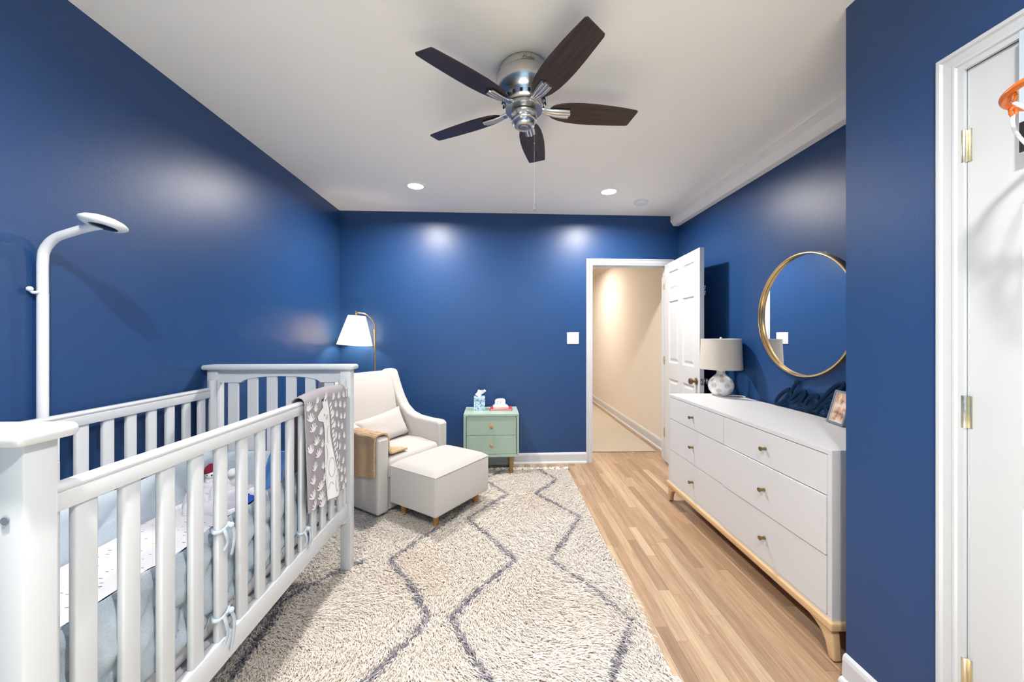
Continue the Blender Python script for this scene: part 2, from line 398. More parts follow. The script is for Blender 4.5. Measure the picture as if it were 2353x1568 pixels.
# hallway beyond the door
struct('wall_hall_right', B().box(1.85, 1.95, 4.0, 8.6, 0, CEIL), 'hall_beige')
struct('wall_hall_left', B().box(-.3, -.2, 4.03, 8.6, 0, CEIL), 'hall_beige')
struct('wall_hall_end', B().box(-.3, 1.95, 8.5, 8.6, 0, CEIL), 'hall_beige')
struct('wall_hall_front', B().box(-.3, DX0-.03, .121, .135, 0, CEIL).box(DX1+.03, 1.95, .121, .135, 0, CEIL).box(DX0-.03, DX1+.03, .121, .135, DZ+.03, CEIL), 'hall_beige', M=BW)
carpet = struct('floor_hall_carpet', B().box(-.2, 1.752, 4.215, 8.5, 0, .012, .004), 'carpet_beige')
b = B().prism([(1.85, 2.445), (1.838, 2.45), (1.835, 2.47), (1.80, 2.52), (1.79, 2.535), (1.785, CEIL), (1.85, CEIL)], 4.01, 8.5, 'y')
struct('trim_2', b, 'hall_beige')
# baseboards: board with a moulded top and a quarter-round shoe
def base_prof(d=1):
    return [(0, 0), (.032, 0), (.031, .008), (.026, .016), (.016, .02), (.015, .085), (.011, .098), (.006, .104), (0, .106)]
b = B().prism([(-p, z) for p, z in base_prof()], -1.62, DX0-.064, 'x')
bb = struct('baseboard_back', b, 'trim_white', M=BW)
b = B().prism([(XL+p, z) for p, z in base_prof()], YREAR, 3.83, 'y'); struct('baseboard_left', b, 'trim_white')
b = B().prism([(XB-p, z) for p, z in base_prof()], CY1+.066, YB+.0, 'y'); struct('baseboard_closet', b, 'trim_white')
b = B().prism([(1.85-p, z*1.15) for p, z in base_prof()], 4.01, 8.5, 'y'); struct('baseboard_hall', b, 'trim_white')
b = B().prism([(XR-p, z) for p, z in base_prof()], YB, 3.89, 'y'); struct('baseboard_right', b, 'trim_white')
# door surrounds: moulded casing swept round the opening, with jambs
CAS = [(0, 0), (0, .016), (.004, .019), (.012, .019), (.017, .013), (.036, .012), (.040, .015), (.046, .015), (.050, .010), (.064, .010), (.064, 0)]
def casing(x0, x1, zt, w=.064):
    """room face at y=0, standing out to -y"""
    b = B(); n = len(CAS); vs = []
    for st in range(4):
        for a, p in CAS:
            a2 = w-a
            x = (x0-a2) if st < 2 else (x1+a2); z = 0 if st in (0, 3) else zt+a2
            vs.append((x, -p, z))
    fs = [(s_*n+k, s_*n+(k+1) % n, (s_+1)*n+(k+1) % n, (s_+1)*n+k) for s_ in range(3) for k in range(n)]
    b.add(vs, fs); return b
b = casing(DX0, DX1, DZ)
b.box(DX0-.018, DX0, 0, .135, 0, DZ+.018); b.box(DX1, DX1+.018, 0, .135, 0, DZ+.018); b.box(DX0, DX1, 0, .135, DZ, DZ+.018)
b.box(DX0, DX0+.012, .045, .08, 0, DZ); b.box(DX1-.012, DX1, .045, .08, 0, DZ); b.box(DX0, DX1, .045, .08, DZ-.012, DZ)
o = struct('trim_3', b, 'trim_white', M=BW)
obj('strike_plate', B().box(DX0-.001, DX0+.001, .012, .038, .90, .96), 'nickel', o, M=BW)
CM = Matrix(((0, 1, 0, XB), (-1, 0, 0, 0), (0, 0, 1, 0), (0, 0, 0, 1)))      # local x -> -Y, local y -> +X
b = casing(-CY1, -CY0, CZ)
struct('trim_4', b, 'trim_white', M=CM)

# six-panel door leaf: hinge edge at x=0, visible face at y=0, thickness to +y
def six_panel(root, w, h, t, flip_knob=True):
    b = B(); s_ = .112; ms = .10; x1, x2 = s_, (w-ms)/2; x3, x4 = (w+ms)/2, w-s_
    rows = ((.22, .87), (1.03, 1.64), (1.74, 1.935))
    for y0, y1 in ((0, t),):
        b.box(0, x1, y0, y1, 0, h); b.box(x4, w, y0, y1, 0, h); b.box(x2, x3, y0, y1, 0, h)
        zs = [0] + [z for r in rows for z in r] + [h]
        for k in range(0, len(zs), 2):
            b.box(x1, x2, y0, y1, zs[k], zs[k+1]); b.box(x3, x4, y0, y1, zs[k], zs[k+1])
    # sloped sticking around each panel
    obj('leaf', b, 'trim_white', root)
    for z0, z1 in rows:
        for xa, xb in ((x1, x2), (x3, x4)):
            p = B(); ins = .011; rec = .011
            lv = [(0, .0005), (ins, rec), (ins+.012, rec), (ins+.034, .004)]
            for side in (0, 1):
                vs = []; 
                for a, d in lv:
                    y = d if side == 0 else t-d
                    vs += [(xa+a, y, z0+a), (xb-a, y, z0+a), (xb-a, y, z1-a), (xa+a, y, z1-a)]
                fs = [(4*i+k, 4*i+(k+1) % 4, 4*i+4+(k+1) % 4, 4*i+4+k) for i in range(3) for k in range(4)] + [(12, 13, 14, 15)]
                p.add(vs, fs)
            obj('panel', p, 'trim_white', root)
door = bpy.data.objects.new('door_1', None); COL.objects.link(door)
door.location = (1.703, 3.878, .012); door.rotation_euler = (0, 0, math.radians(-94.2)); tag(door, 'open white six-panel bedroom door with an antique knob', None, None, 'structure')
DW, DH, DT = .805, 2.028, .035
six_panel(door, DW, DH, DT)
kz = .915
for s_ in (-1, 1):
    y0 = 0 if s_ < 0 else DT
    k = obj('rose', B().lathe([(0, 0), (.031, 0), (.031, .003), (.027, .007), (.014, .010), (.012, .022), (.014, .03), (.024, .036), (.0275, .046), (.026, .056), (.018, .062), (0, .063)], 20), 'nickel' if s_ > 0 else 'brass_old', door, 40)
    k.name = 'door_knob'; k.location = (DW-.062, y0, kz); k.rotation_euler = (PI/2 if s_ < 0 else -PI/2, 0, 0)
o = obj('latch_plate', B().box(DW, DW+.0012, .006, DT-.006, kz-.028, kz+.028), 'nickel', door)
obj('latch_bolt', B().box(DW, DW+.008, .012, DT-.012, kz-.008, kz+.008, .002), 'nickel', o)
for hz in (1.70, 1.655):
    obj('coat_hook', B().tube(bez([(DW-.05, DT, hz-.015), (DW-.05, DT+.012, hz-.02), (DW-.05, DT+.028, hz-.008), (DW-.05, DT+.030, hz+.012)]), .004, 8).ball((DW-.05, DT+.030, hz+.015), .006, 10), 'plastic_white', door, 50)
def hinge(root, x, y, z, hh=.09, m='hinge_brass'):
    b = B().box(x-.0005, x+.012, y-.0018, y, z, z+hh)
    b.lathe([(0, -.002), (.006, -.001), (.0065, .001), (.0065, hh-.001), (.006, hh+.001), (0, hh+.003)], 12, None, (x-.003, y-.0065, z))
    for k in (.2, .4, .6, .8): b.lathe([(.0067, 0), (.0069, .0007), (.0067, .0014)], 12, None, (x-.003, y-.0065, z+hh*k))
    return obj('hinge', b, m, root, 40)
for hz in (.25, 1.0, 1.78): hinge(door, .0, .0, hz)
d2 = bpy.data.objects.new('door_2', None); COL.objects.link(d2); d2.location = (XB+.002, CY1+.0005, .01); d2.rotation_euler = (0, 0, -PI/2)
tag(d2, 'closed white six-panel closet door in the near right wall', None, None, 'structure')
six_panel(d2, .764, 2.054, .035)
for hz in (.305, 1.045, 1.795): hinge(d2, .0, .0, hz)

# ------------------------------------------------------------------ ceiling fixtures
def downlight(x, y, label, lens='lens_lamp', group='recessed ceiling lights'):
    t = thing('ceiling_downlight', label, 'light', (x, y, CEIL), 0, group, local=True)
    obj('trim_ring', B().lathe([(.062, -.001), (.064, -.006), (.082, -.006), (.088, -.003), (.089, 0)], 40), 'ceiling_white', t, 40)
    obj('lens', B().lathe([(.0, -.004), (.062, -.004)], 40), lens, t)
    hall = lens == 'lens_hall'
    li = bpy.data.lights.new('lamp_light', 'AREA'); li.shape = 'DISK'; li.size = .122; li.energy = HALL if hall else DOWN
    li.color = (1.0, .88, .74) if hall else (1.0, .94, .88); li.spread = math.radians(165)
    lo = bpy.data.objects.new('lamp_light', li); COL.objects.link(lo); lo.parent = t; lo.location = (0, 0, -.006)
    return t
downlight(-.706, 3.176, 'round recessed ceiling light near the left wall, left of the ceiling fan')
downlight(.938, 3.25, 'round recessed ceiling light beside the smoke detector')
downlight(-.70, .40, 'round recessed ceiling light nearer the window, over the crib side')
downlight(.45, .10, 'added round recessed ceiling light out of view, over the closet side')  # unseen lamp added on the closet side, its place assumed
downlight(1.05, 6.35, 'round recessed light in the hallway ceiling beyond the door', 'lens_hall')
t = thing('smoke_detector', 'round white smoke detector on the ceiling near the doorway', 'smoke detector', (1.307, 3.484, CEIL), local=True)
obj('body', B().lathe([(.0, -.034), (.03, -.034), (.046, -.031), (.056, -.022), (.058, -.012), (.066, -.010), (.068, 0)], 36), 'plastic_white', t, 40)
obj('test_button', B().lathe([(0, -.0375), (.011, -.037), (.012, -.034)], 16), 'device', t, 40)

# ceiling fan
FX, FY, FZ = .109, 1.752, 2.362
fan = thing('ceiling_fan', 'brushed nickel flush ceiling fan with five dark brown wooden blades', 'ceiling fan', (FX, FY, CEIL), local=True)
Zc = lambda z: z-CEIL
obj('housing', B().lathe([(.094, 0), (.098, -.004), (.104, -.010), (.112, -.022), (.116, -.040), (.1165, -.047), (.1145, -.0475), (.1145, -.0495), (.119, -.050), (.126, -.062), (.130, -.080), (.1305, -.096), (.128, -.110), (.120, -.126), (.108, -.142), (.100, -.152), (.098, -.160), (.092, -.176), (.078, -.186), (.06, -.190)], 64), 'nickel', fan, 50)
vb = B()
for k in range(18):
    a = 2*PI*k/18; M = Matrix.Rotation(a, 4, 'Z') @ Matrix.Translation((.0972, 0, -.162)) @ Matrix.Rotation(math.radians(-16), 4, 'Y')
    vb.prism([(math.cos(q)*.0065*(1), math.sin(q)*.0065+(.008 if math.sin(q) > 0 else -.008)) for q in [2*PI*i/12+.01 for i in range(12)]], -.002, .0025, 'x', M=M)
obj('vent_ring', vb, 'shadow_black', fan)['kind'] = 'stuff'  # solid black slots painted as the shade inside the vent openings
obj('flywheel', B().lathe([(.05, -.186), (.083, -.190), (.085, -.196), (.085, -.206), (.05, -.209)], 48), 'nickel', fan, 40)
obj('switch_housing', B().lathe([(.045, -.205), (.052, -.214), (.058, -.218), (.060, -.224), (.060, -.250), (.057, -.255), (.052, -.257), (.050, -.266), (.046, -.276), (.038, -.281)], 40), 'nickel', fan, 40)
md = obj('medallion', B().lathe([(0, -.2815), (.014, -.2825), (.016, -.281), (.03, -.2815), (.034, -.284), (.038, -.281)], 36), 'medallion', fan, 40)
def blade_mesh():
    up = [(.118, .0), (.122, .020), (.135, .036), (.165, .049), (.21, .058), (.27, .0625), (.33, .0625), (.40, .059), (.46, .0545), (.513, .050), (.522, .046)]
    lo = [(.538, -.040), (.530, -.047), (.46, -.0545), (.40, -.059), (.33, -.0625), (.27, -.0625), (.21, -.058), (.165, -.049), (.135, -.036), (.122, -.020)]
    return B().prism(up+lo, -.003, .003, 'z', bev=.0012, seg=1)
PITCH = Matrix.Rotation(math.radians(-12), 4, 'X')
def iron_mesh():
    b = B()
    for k, (w0, w1) in enumerate(((-.010, -.0165), (0, 0), (.010, .0165))):
        for q in range(1):
            pts = bez([(.060, w0*.8, .004), (.085, w0*.8, .002), (.115, w0, -.004), (.15, w1*.9, -.0085), (.19, w1, -.0085), (.212 + (.006 if k == 1 else 0), w1*.95, -.0085)], 5)
            n = len(pts); b.tube(pts, [.0075+.003*min(1, i/n*1.4) for i in range(n)], 10, ((0, 0, 1), .62))
    b.box(.095, .205, -.016, .016, -.008, -.0035)
    return b
BANG = [5.7, 77.7, 149.7, 221.7, 293.7]
blade0 = None
for a in BANG:
    M = Matrix.Translation((0, 0, FZ-CEIL)) @ Matrix.Rotation(math.radians(a), 4, 'Z') @ PITCH
    if blade0 is None:
        blade0 = obj('blade', blade_mesh(), 'blade_wood', fan, 30); iron0 = obj('blade_bracket', iron_mesh(), 'nickel', blade0, 50); blade0.matrix_local = M
    else:
        bl = inst(blade0, fan, M); inst(iron0, bl)
# signature-like maker's mark on the housing
mk = B(); S_ = [[(0, 0), (.006, .012), (.010, .016), (.006, .010), (.004, 0)], [(.002, .007), (.016, .009)], [(.016, .016), (.013, 0), (.018, .004)], [(.018, .007), (.020, .001), (.024, .006), (.025, 0), (.028, .006), (.030, .001)], [(.030, .006), (.033, .006), (.033, 0), (.036, .006)], [(.040, .014), (.038, 0), (.042, .002)], [(.036, .009), (.043, .010)], [(.043, .004), (.047, .006), (.044, .001), (.049, .002)], [(.050, .006), (.052, 0), (.054, .006)], [(-.004, -.002), (.02, -.004), (.052, -.002)]]
for st in S_:
    pts = []
    for px_, pz_ in bez([(p[0], p[1], 0) for p in st], 4) and [(v.x, v.y) for v in bez([(p[0], p[1], 0) for p in st], 4)]:
        z = -.046+ (pz_-.002)*1.05 + .004; ang = math.radians(-95)+(px_-.004)/.117
        rr = .1135 + max(0, min(1, (-z-.010)/.035))*.0045
        pts.append((rr*math.cos(ang), rr*math.sin(ang), z))
    mk.tube(pts, .0007, 5)
obj('maker_mark', mk, 'fan_mark', fan)
ch = B(); cx_, cy_ = .047, -.012
for k in range(118): ch.ball((cx_, cy_, -.262-k*.0032), .0013, 6)
ch.lathe([(0, -.252), (.005, -.253), (.005, -.264), (0, -.266)], 10, None, (cx_, cy_, 0)); ch.ball((cx_, cy_, -.36), .0028, 8); ch.ball((cx_, cy_, -.525), .0028, 8)
obj('pull_chain', ch, 'nickel', fan, 60)
obj('pull_fob', B().lathe([(0, -.632), (.003, -.633), (.0075, -.645), (.0075, -.66), (.004, -.670), (0, -.671)], 8, None, (cx_, cy_, 0)), 'crystal', fan)

# ------------------------------------------------------------------ wall plates
sw = thing('light_switch', 'white double rocker light switch beside the bedroom door', 'light switch', tuple(BW @ Vector((.747, 0, 1.283))), .0233, local=True)
obj('plate', B().box(-.062, .062, -.006, 0, -.06, .06, .003), 'plastic_white', sw, 40)
for x in (-.022, .024):
    r_ = obj('rocker', B().prism([(-.006, -.033), (-.0075, -.033), (-.0095, .033), (-.006, .033)], x-.016, x+.016, 'x'), 'plastic_white', sw)
    obj('gap_line', B().box(x-.0175, x+.0175, -.0063, -.0058, -.0345, .0345), 'device_grey', r_)
ol = thing('wall_outlet', 'white outlet plate low on the hallway wall', 'outlet', (1.85, 7.25, .42), local=True)
obj('plate', B().box(-.006, 0, -.036, .036, -.058, .058, .002), 'outlet', ol)
for z in (-.02, .02): obj('socket', B().box(-.0075, -.005, -.017, .017, z-.014, z+.014, .001), 'device', ol)

# ------------------------------------------------------------------ crib
X0, X1, Y0, Y1 = -1.576, -.815, .672, 2.135
crib = thing('baby_crib', 'white wooden slatted baby crib along the left wall', 'crib', ((X0+X1)/2, (Y0+Y1)/2, 0))
PW, PD = .055, .052
RT = 1.036; LB = .326; SLZ0, SLZ1 = LB+.074, RT-.046
for x in (X0, X1-PW):
    for y in (Y0, Y1-PD):
        p = obj('post', B().box(x, x+PW, y, y+PD, .012, 1.128, .003), 'crib_white', crib, 40)
        # inner rounded corner stile that carries the side rails
        ym = y+PD if y == Y0 else y
        sgn = 1 if y == Y0 else -1
        obj('corner_stile', B().lathe([(.0, .30), (.019, .30), (.019, 1.075), (.017, 1.077), (0, 1.077)], 16, None, (x+PW/2+(.012 if x == X0 else -.012), ym+sgn*.012, 0)), 'crib_white', p, 40)
        obj('bolt_hole_shade', B().lathe([(0, .0005), (.007, .0005), (.007, .002), (0, .002)], 14, Matrix.Translation((x+PW/2, y-.001 if y == Y0 else y, 1.0 if y == Y0 else .38)) @ Matrix.Rotation(PI/2, 4, 'X')), 'frame_grey', p)  # dark disc painted as the shade of a recessed bolt hole
for k, y in enumerate((Y0, Y1-PD)):
    far = k == 1; yc = y+PD/2
    hb = obj('top_rail', B().prism([(X0+PW-.002, 1.128), (X1-PW+.002, 1.128), (X1-PW+.002, 1.058)] + [(((X0+X1)/2)+.21*math.cos(t_), 1.058+.034*math.sin(t_)) for t_ in np.linspace(0, PI, 17)] + [(X0+PW-.002, 1.058)], yc-.012, yc+.012, 'y', bev=.002), 'crib_white', crib)
    obj('cap', B().box(X0-.020, X1+.020, y-.022, y+PD+.022, 1.128, 1.155, .012, 4), 'crib_white', crib, 50)
    obj('end_bottom_rail', B().box(X0+PW-.002, X1-PW+.002, yc-.012, yc+.012, LB, LB+.09, .003), 'crib_white', crib)
    cx_ = (X0+X1)/2
    for j in range(6):
        xs = cx_+(j-2.5)*.103
        top = 1.06+.034*max(0, 1-((xs-cx_)/.21)**2)**.5 if abs(xs-cx_) < .21 else 1.06
        obj('slat', B().box(xs-.027, xs+.027, yc-.007, yc+.007, LB+.085, top, .003), 'crib_white', crib)
XF = X1-PW/2; XBk = X0+PW/2
sl0 = None
for x in (XF, XBk):
    r_ = obj('side_rail', B().box(x-.014, x+.014, Y0+PD-.002, Y1-PD+.002, RT-.052, RT-.016, .002).box(x-.016, x+.016, Y0+PD-.002, Y1-PD+.002, RT-.018, RT, .008, 3), 'crib_white', crib, 50)
    obj('side_bottom_rail', B().box(x-.014, x+.014, Y0+PD-.002, Y1-PD+.002, LB, LB+.078, .004), 'crib_white', crib, 40)
    for k in range(14):
        y = .792+k*.0935
        if y > Y1-PD-.02: continue
        obj('slat', B().box(x-.009, x+.009, y-.021, y+.021, SLZ0, SLZ1, .005), 'crib_white', crib, 50)
obj('mattress_board', B().box(X0+PW, X1-PW, Y0+PD, Y1-PD, .375, .39), 'crib_white', crib)
# mattress
MX0, MX1, MY0, MY1 = X0+.062, X1-.062, Y0+.075, Y1-.075
mt = tag(obj('crib_mattress', B().box(MX0, MX1, MY0, MY1, .391, .53, .035, 4), 'sheet_print', None, 60), 'crib mattress in a white fitted sheet with small dark marks', 'mattress')
# bumper: quilted panels tied to the slats
bp_ = thing('crib_bumper', 'pale blue-grey quilted crib bumper tied inside the slats', 'bumper', ((X0+X1)/2, (Y0+Y1)/2, .53))
def quilt(p0, p1, z0, z1, th, inward, nl, cell=.085):
    P0, P1 = Vector((*p0, 0)), Vector((*p1, 0)); inn = Vector((*inward, 0)); L_ = (P1-P0).length
    nu, nv = int(nl), 26
    def f(side):
        def g(u, v):
            e = min(1, min(u, 1-u)*L_/.03, 1) ; ez = min(1, min(v, 1-v)*(z1-z0)/.035)
            puff = (max(0, e)**.5)*(max(0, ez)**.5)
            a = u*L_/cell; c_ = v*(z1-z0)/cell
            q = 1-math.exp(-abs(math.sin(PI*(a+c_)/2)*math.sin(PI*(a-c_)/2))/.16)
            d = th*.5*puff*(.30+.70*q) + .006*fnoise(a*2.3, c_*2.7)
            z = z0+(z1-z0)*v + (.012*fnoise(a*.8, 3) if v > .5 else .006*fnoise(a*.9, 1))
            w = P0.lerp(P1, u) + inn*(th*.5 + (d if side else -d)) + inn*(.006*fnoise(a*.7, c_*.6, 2))
            return (w.x, w.y, z)
        return g
    b = B(); b.grid(f(1), nu, nv); b.grid(f(0), nu, nv); return b
BZ0, BZ1 = .45, .705
obj('bumper_panel', quilt((XF-.011, Y0+.09), (XF-.011, Y1-.09), BZ0, BZ1+.02, .062, (-1, 0), 150, .105), 'bumper_blue', bp_, 80)
obj('bumper_panel', quilt((XBk+.018, Y0+.09), (XBk+.018, Y1-.09), BZ0+.03, BZ1+.01, .036, (1, 0), 70, .3), 'bumper_blue', bp_, 80)
obj('bumper_panel', quilt((X0+.085, Y1-PD-.002), (X1-.09, Y1-PD-.002), BZ0+.03, BZ1-.01, .05, (0, -1), 40, .25), 'bumper_blue', bp_, 80)
obj('bumper_panel', quilt((X0+.085, Y0+PD+.004), (X1-.09, Y0+PD+.004), BZ0+.03, BZ1-.01, .05, (0, 1), 40, .25), 'bumper_blue', bp_, 80)
def tie(y, z, tail):
    b = B(); r = .0135
    ring = [(XF+.0155*math.cos(a), y+.027*math.sin(a), z+.004*math.sin(2*a)) for a in np.linspace(0, 2*PI, 18)]
    b.tube(ring, .006, 8, ((1, 0, 0), .5))
    for s_, l_ in ((1, tail), (-.4, tail*.7)):
        b.tube(bez([(XF+.016, y+.02*s_, z), (XF+.022, y+.024*s_+.004, z-l_*.3), (XF+.021, y+.018*s_+.008, z-l_*.7), (XF+.018, y+.02*s_, z-l_)]), .0065, 8, ((1, 0, 0), .4))
    b.ball((XF+.019, y+.018, z), .009, 10)
    obj('tie', b, 'bumper_blue', bp_, 70)
yt = .792+.0935*4
tie(yt, .735, .09); tie(yt, .475, .12); tie(.792+.0935*9, .485, .09)
# things lying in the crib
def mound(cx, cy, z0, rx, ry, h, seed, amp=.35, n=40, m_=16):
    b = B()
    def f(u, v):
        a = 2*PI*u; rr = math.sin(v*PI/2)
        k = 1+amp*.5*fnoise(math.cos(a)*2+seed, math.sin(a)*2, seed)
        hh = math.cos(v*PI/2)**.7
        fold = 1+amp*fnoise(math.cos(a)*rr*4+seed, math.sin(a)*rr*4+seed*2, seed)+.18*math.sin(9*a+6*rr+seed)*rr
        return (cx+rx*rr*k*math.cos(a), cy+ry*rr*k*math.sin(a), z0+max(0, h*hh*fold))
    b.grid(f, n, m_, closed_u=True); return b
o = obj('muslin_blanket', mound(-1.325, 1.80, .531, .115, .12, .075, 1.3, .55, 64, 24), 'muslin', None, 80); tag(o, 'crumpled lavender-grey muslin blanket lying on the crib sheet', 'blanket')
# blue garment: draped over far bumper corner and crumpled below
o = thing('baby_garment', 'blue baby sleep garment heaped in the far corner of the crib', 'garment', (-1.10, 1.94, .53))
def gar(u, v):
    x = -1.215+.19*u+.012*fnoise(v*5, u*3); t_ = v
    y = 2.030-.05*t_-.085*t_*t_ + .010*math.sin(u*14+v*2); z = .705-.155*t_+.008*fnoise(u*7, v*6)
    return (x, y, z)
obj('bodice', B().sheet(gar, 22, 18, .008), 'garment_blue', o, 80)
obj('sleeve', B().tube(bez([(-1.17, 1.960, 0.56), (-1.19, 1.910, 0.575), (-1.15, 1.870, 0.57), (-1.09, 1.870, 0.56), (-1.04, 1.910, 0.555)], 6), .021, 10, ((0, 0, 1), .7)), 'garment_blue', o, 70)
obj('collar_badge', B().ball((-1.16, 1.865, .592), (.014, .006, .010), 12), 'plush_white', o, 70)
pg = thing('plush_doll', 'small white plush toy wearing a red knitted hat in the crib corner', 'soft toy', (-1.455, 1.97, .53))
obj('head', B().ball((-1.452, 1.955, .617), (.030, .028, .028), 18).ball((-1.452, 1.965, .570), (.042, .034, .045), 18), 'plush_white', pg, 70)
obj('hat', B().lathe([(.031, .0), (.034, .008), (.031, .020), (.020, .034), (.006, .042), (0, .043)], 18, Matrix.Translation((-1.455, 1.960, .625)) @ Matrix.Rotation(math.radians(-18), 4, 'Y')), 'knit_red', pg, 70)
for s_ in (-1, 1): obj('eye', B().ball((-1.447+s_*.011, 1.929, .618), .0035, 8), 'black_lens', pg, 70)
pb = tag(obj('grey_plush', B().ball((-1.494, 1.90, .587), (.026, .05, .055), 20, fn=lambda d: 1+.06*fnoise(d[0]*4, d[1]*4, d[2]*4)), 'plush_grey', None, 80), 'rounded grey plush leaning at the back crib rail', 'soft toy')
pw = thing('plush_lamb', 'little fluffy white soft toy lying by the far crib end', 'soft toy', (-1.355, 1.985, .53))
obj('body', B().ball((-1.355, 1.985, .578), (.036, .03, .046), 20, fn=lambda d: 1+.10*fnoise(d[0]*7, d[1]*7, d[2]*7)), 'plush_white', pw, 80)
obj('head', B().ball((-1.352, 1.955, .62), (.024, .024, .022), 16, fn=lambda d: 1+.10*fnoise(d[0]*7, d[1]*7, d[2]*7)), 'plush_white', pw, 80)
tp = thing('toy_whale', 'small bright blue knitted toy on the crib sheet', 'soft toy', (-1.16, 1.79, .53))
obj('body', B().ball((-1.150, 1.765, .558), (.034, .030, .026), 18), 'toy_blue', tp, 80)
obj('head', B().ball((-1.145, 1.735, .545), (.030, .020, .013), 14), 'toy_sky', tp, 80)
tw = thing('toy_owl', 'round white soft toy with black dot eyes between blue toy and garment', 'soft toy', (-1.17, 1.84, .53))
obj('body', B().ball((-1.160, 1.822, .565), (.036, .022, .034), 18), 'plush_white', tw, 80)
for s_ in (-1, 1): obj('eye', B().ball((-1.158+s_*.014, 1.8015, .574), .0035, 8), 'black_lens', tw, 70)

# giraffe blanket hung over the front rail
bk = thing('giraffe_blanket', 'grey baby blanket with white giraffe and hand prints hung over crib rail', 'blanket', (XF, 1.81, .55))
BY0, BY1 = 1.60, 2.012
def face_x(y, z):
    d = max(0, (1.0-z))/.5
    return XF+.028+.006*math.sin((y-1.6)*26+1)*min(1, d*1.5)+.010*d+.004*math.sin((y-1.6)*55)*d
RZ = RT+.012
def bl_pt(u, v):
    y = BY0+(BY1-BY0)*u
    zb = .572-.055*u+.006*math.sin(u*9); zi = .64+.05*u
    lo, li, ov = RZ-zb-.02, RZ-zi-.02, .075
    s = v*(lo+li+ov)
    if s < li: z = zi+s; x = XF-.024-.008*math.sin(u*11)*(1-s/li)-.02*(1-s/li); y2 = y-.04*(1-s/li)*(1-u)
    elif s < li+ov:
        a = (s-li)/ov*PI; x = XF+.002-.026*math.cos(a); z = RZ-.02+.026*math.sin(a)+.012*math.sin(a)*math.sin(PI*u); y2 = y
    else: z = RZ-.02-(s-li-ov); x = face_x(y, z); y2 = y
    return (x, y2, z)
obj('cloth', B().sheet(bl_pt, 42, 70, -.004), 'blanket_grey', bk, 80)
def prt(pts, off=.0062): return [(face_x(y, z)+off, y, z) for y, z in pts]
LM = [(1.621, 1.013), (1.638, .963), (1.66, .917), (1.687, .851), (1.625, .833), (1.709, .792), (1.664, .747), (1.642, .697), (1.725, .641), (1.634, .637), (1.725, .596), (1.650, .590), (1.739, .560), (1.683, .997), (1.732, .884), (1.744, .824), (1.747, .723), (1.759, .666)]
RM = [(1.883, .978), (1.934, .968), (1.988, .955), (1.849, .941), (1.892, .927), (1.943, .906), (1.990, .9), (1.86, .885), (1.909, .874), (1.953, .853), (1.872, .829), (1.916, .812), (1.978, .801), (1.885, .778), (1.924, .76), (1.988, .737), (1.877, .725), (1.912, .706), (1.965, .676), (1.905, .664), (1.94, .638), (1.985, .617), (1.943, .591), (1.989, .564), (1.960, .545), (1.86, 1.020), (1.918, 1.015), (1.975, 1.012), (1.70, 1.03), (1.78, 1.035)]
hp = B()
def hand(y, z, w, h, tilt):
    base = (y, z-h*.5)
    pts = []
    nf = 6
    for k in range(nf):
        a = math.radians(-62+124*k/(nf-1))+tilt
        ln = h*(.86+.14*math.cos(math.radians(-62+124*k/(nf-1))))
        tip = (base[0]+math.sin(a)*ln*(w/h)*.62, base[1]+math.cos(a)*ln)
        px_, pz_ = math.cos(a)*w*.062, -math.sin(a)*w*.062*h/w
        q = [(base[0]+(tip[0]-base[0])*.30-px_*1.3, base[1]+(tip[1]-base[1])*.30-pz_*1.3), (tip[0]-px_, tip[1]-pz_), (tip[0]+px_*.2, tip[1]+h*.03), (tip[0]+px_, tip[1]+pz_), (base[0]+(tip[0]-base[0])*.30+px_*1.3, base[1]+(tip[1]-base[1])*.30+pz_*1.3)]
        q = [(min(max(a_, BY0+.002), BY1-.002), c_) for a_, c_ in q]
        hp.add(prt(q), [(0, 1, 2, 3, 4)])
    q = [(base[0]+math.sin(math.radians(x_)+tilt)*h*.5*(w/h)*.62, base[1]+math.cos(math.radians(x_)+tilt)*h*.5) for x_ in np.linspace(-66, 66, 9)]
    q = [(base[0], base[1])]+q; q = [(min(max(a_, BY0+.002), BY1-.002), c_) for a_, c_ in q]
    hp.add(prt(q, .0064), [tuple(range(len(q)))])
for i, (y, z) in enumerate(LM): hand(y, z, .064 if i < 13 else .036, .040 if i < 13 else .036, .15*math.sin(i*2.1))
for i, (y, z) in enumerate(RM): hand(y, z, .036, .034, .25*math.sin(i*1.7))
obj('hand_print', hp, 'print_white', bk)['kind'] = 'stuff'
GP = [(1.739, 1.022), (1.751, 1.009), (1.761, 1.027), (1.774, 1.007), (1.79, 1.02), (1.798, .993), (1.811, .963), (1.813, .906), (1.815, .848), (1.826, .798), (1.839, .746), (1.855, .693), (1.868, .64), (1.88, .587), (1.90, .54), (1.877, .532), (1.822, .541), (1.788, .548), (1.785, .578), (1.772, .639), (1.764, .724), (1.761, .789), (1.765, .843), (1.761, .89), (1.751, .92), (1.73, .935), (1.707, .934), (1.699, .956), (1.73, .976), (1.751, .986)]
bm = bmesh.new(); vv = [bm.verts.new((0, y, z)) for y, z in GP]; bm.faces.new(vv); bmesh.ops.triangulate(bm, faces=bm.faces[:])
for _ in range(2): bmesh.ops.subdivide_edges(bm, edges=[e for e in bm.edges if e.calc_length() > .03], cuts=1, use_grid_fill=False); bmesh.ops.triangulate(bm, faces=bm.faces[:])
gb = B().bm(bm); gb.v = [(face_x(y, z)+.0068, y, z) for x, y, z in gb.v]
obj('giraffe_figure', gb, 'print_white', bk)
mb = B()
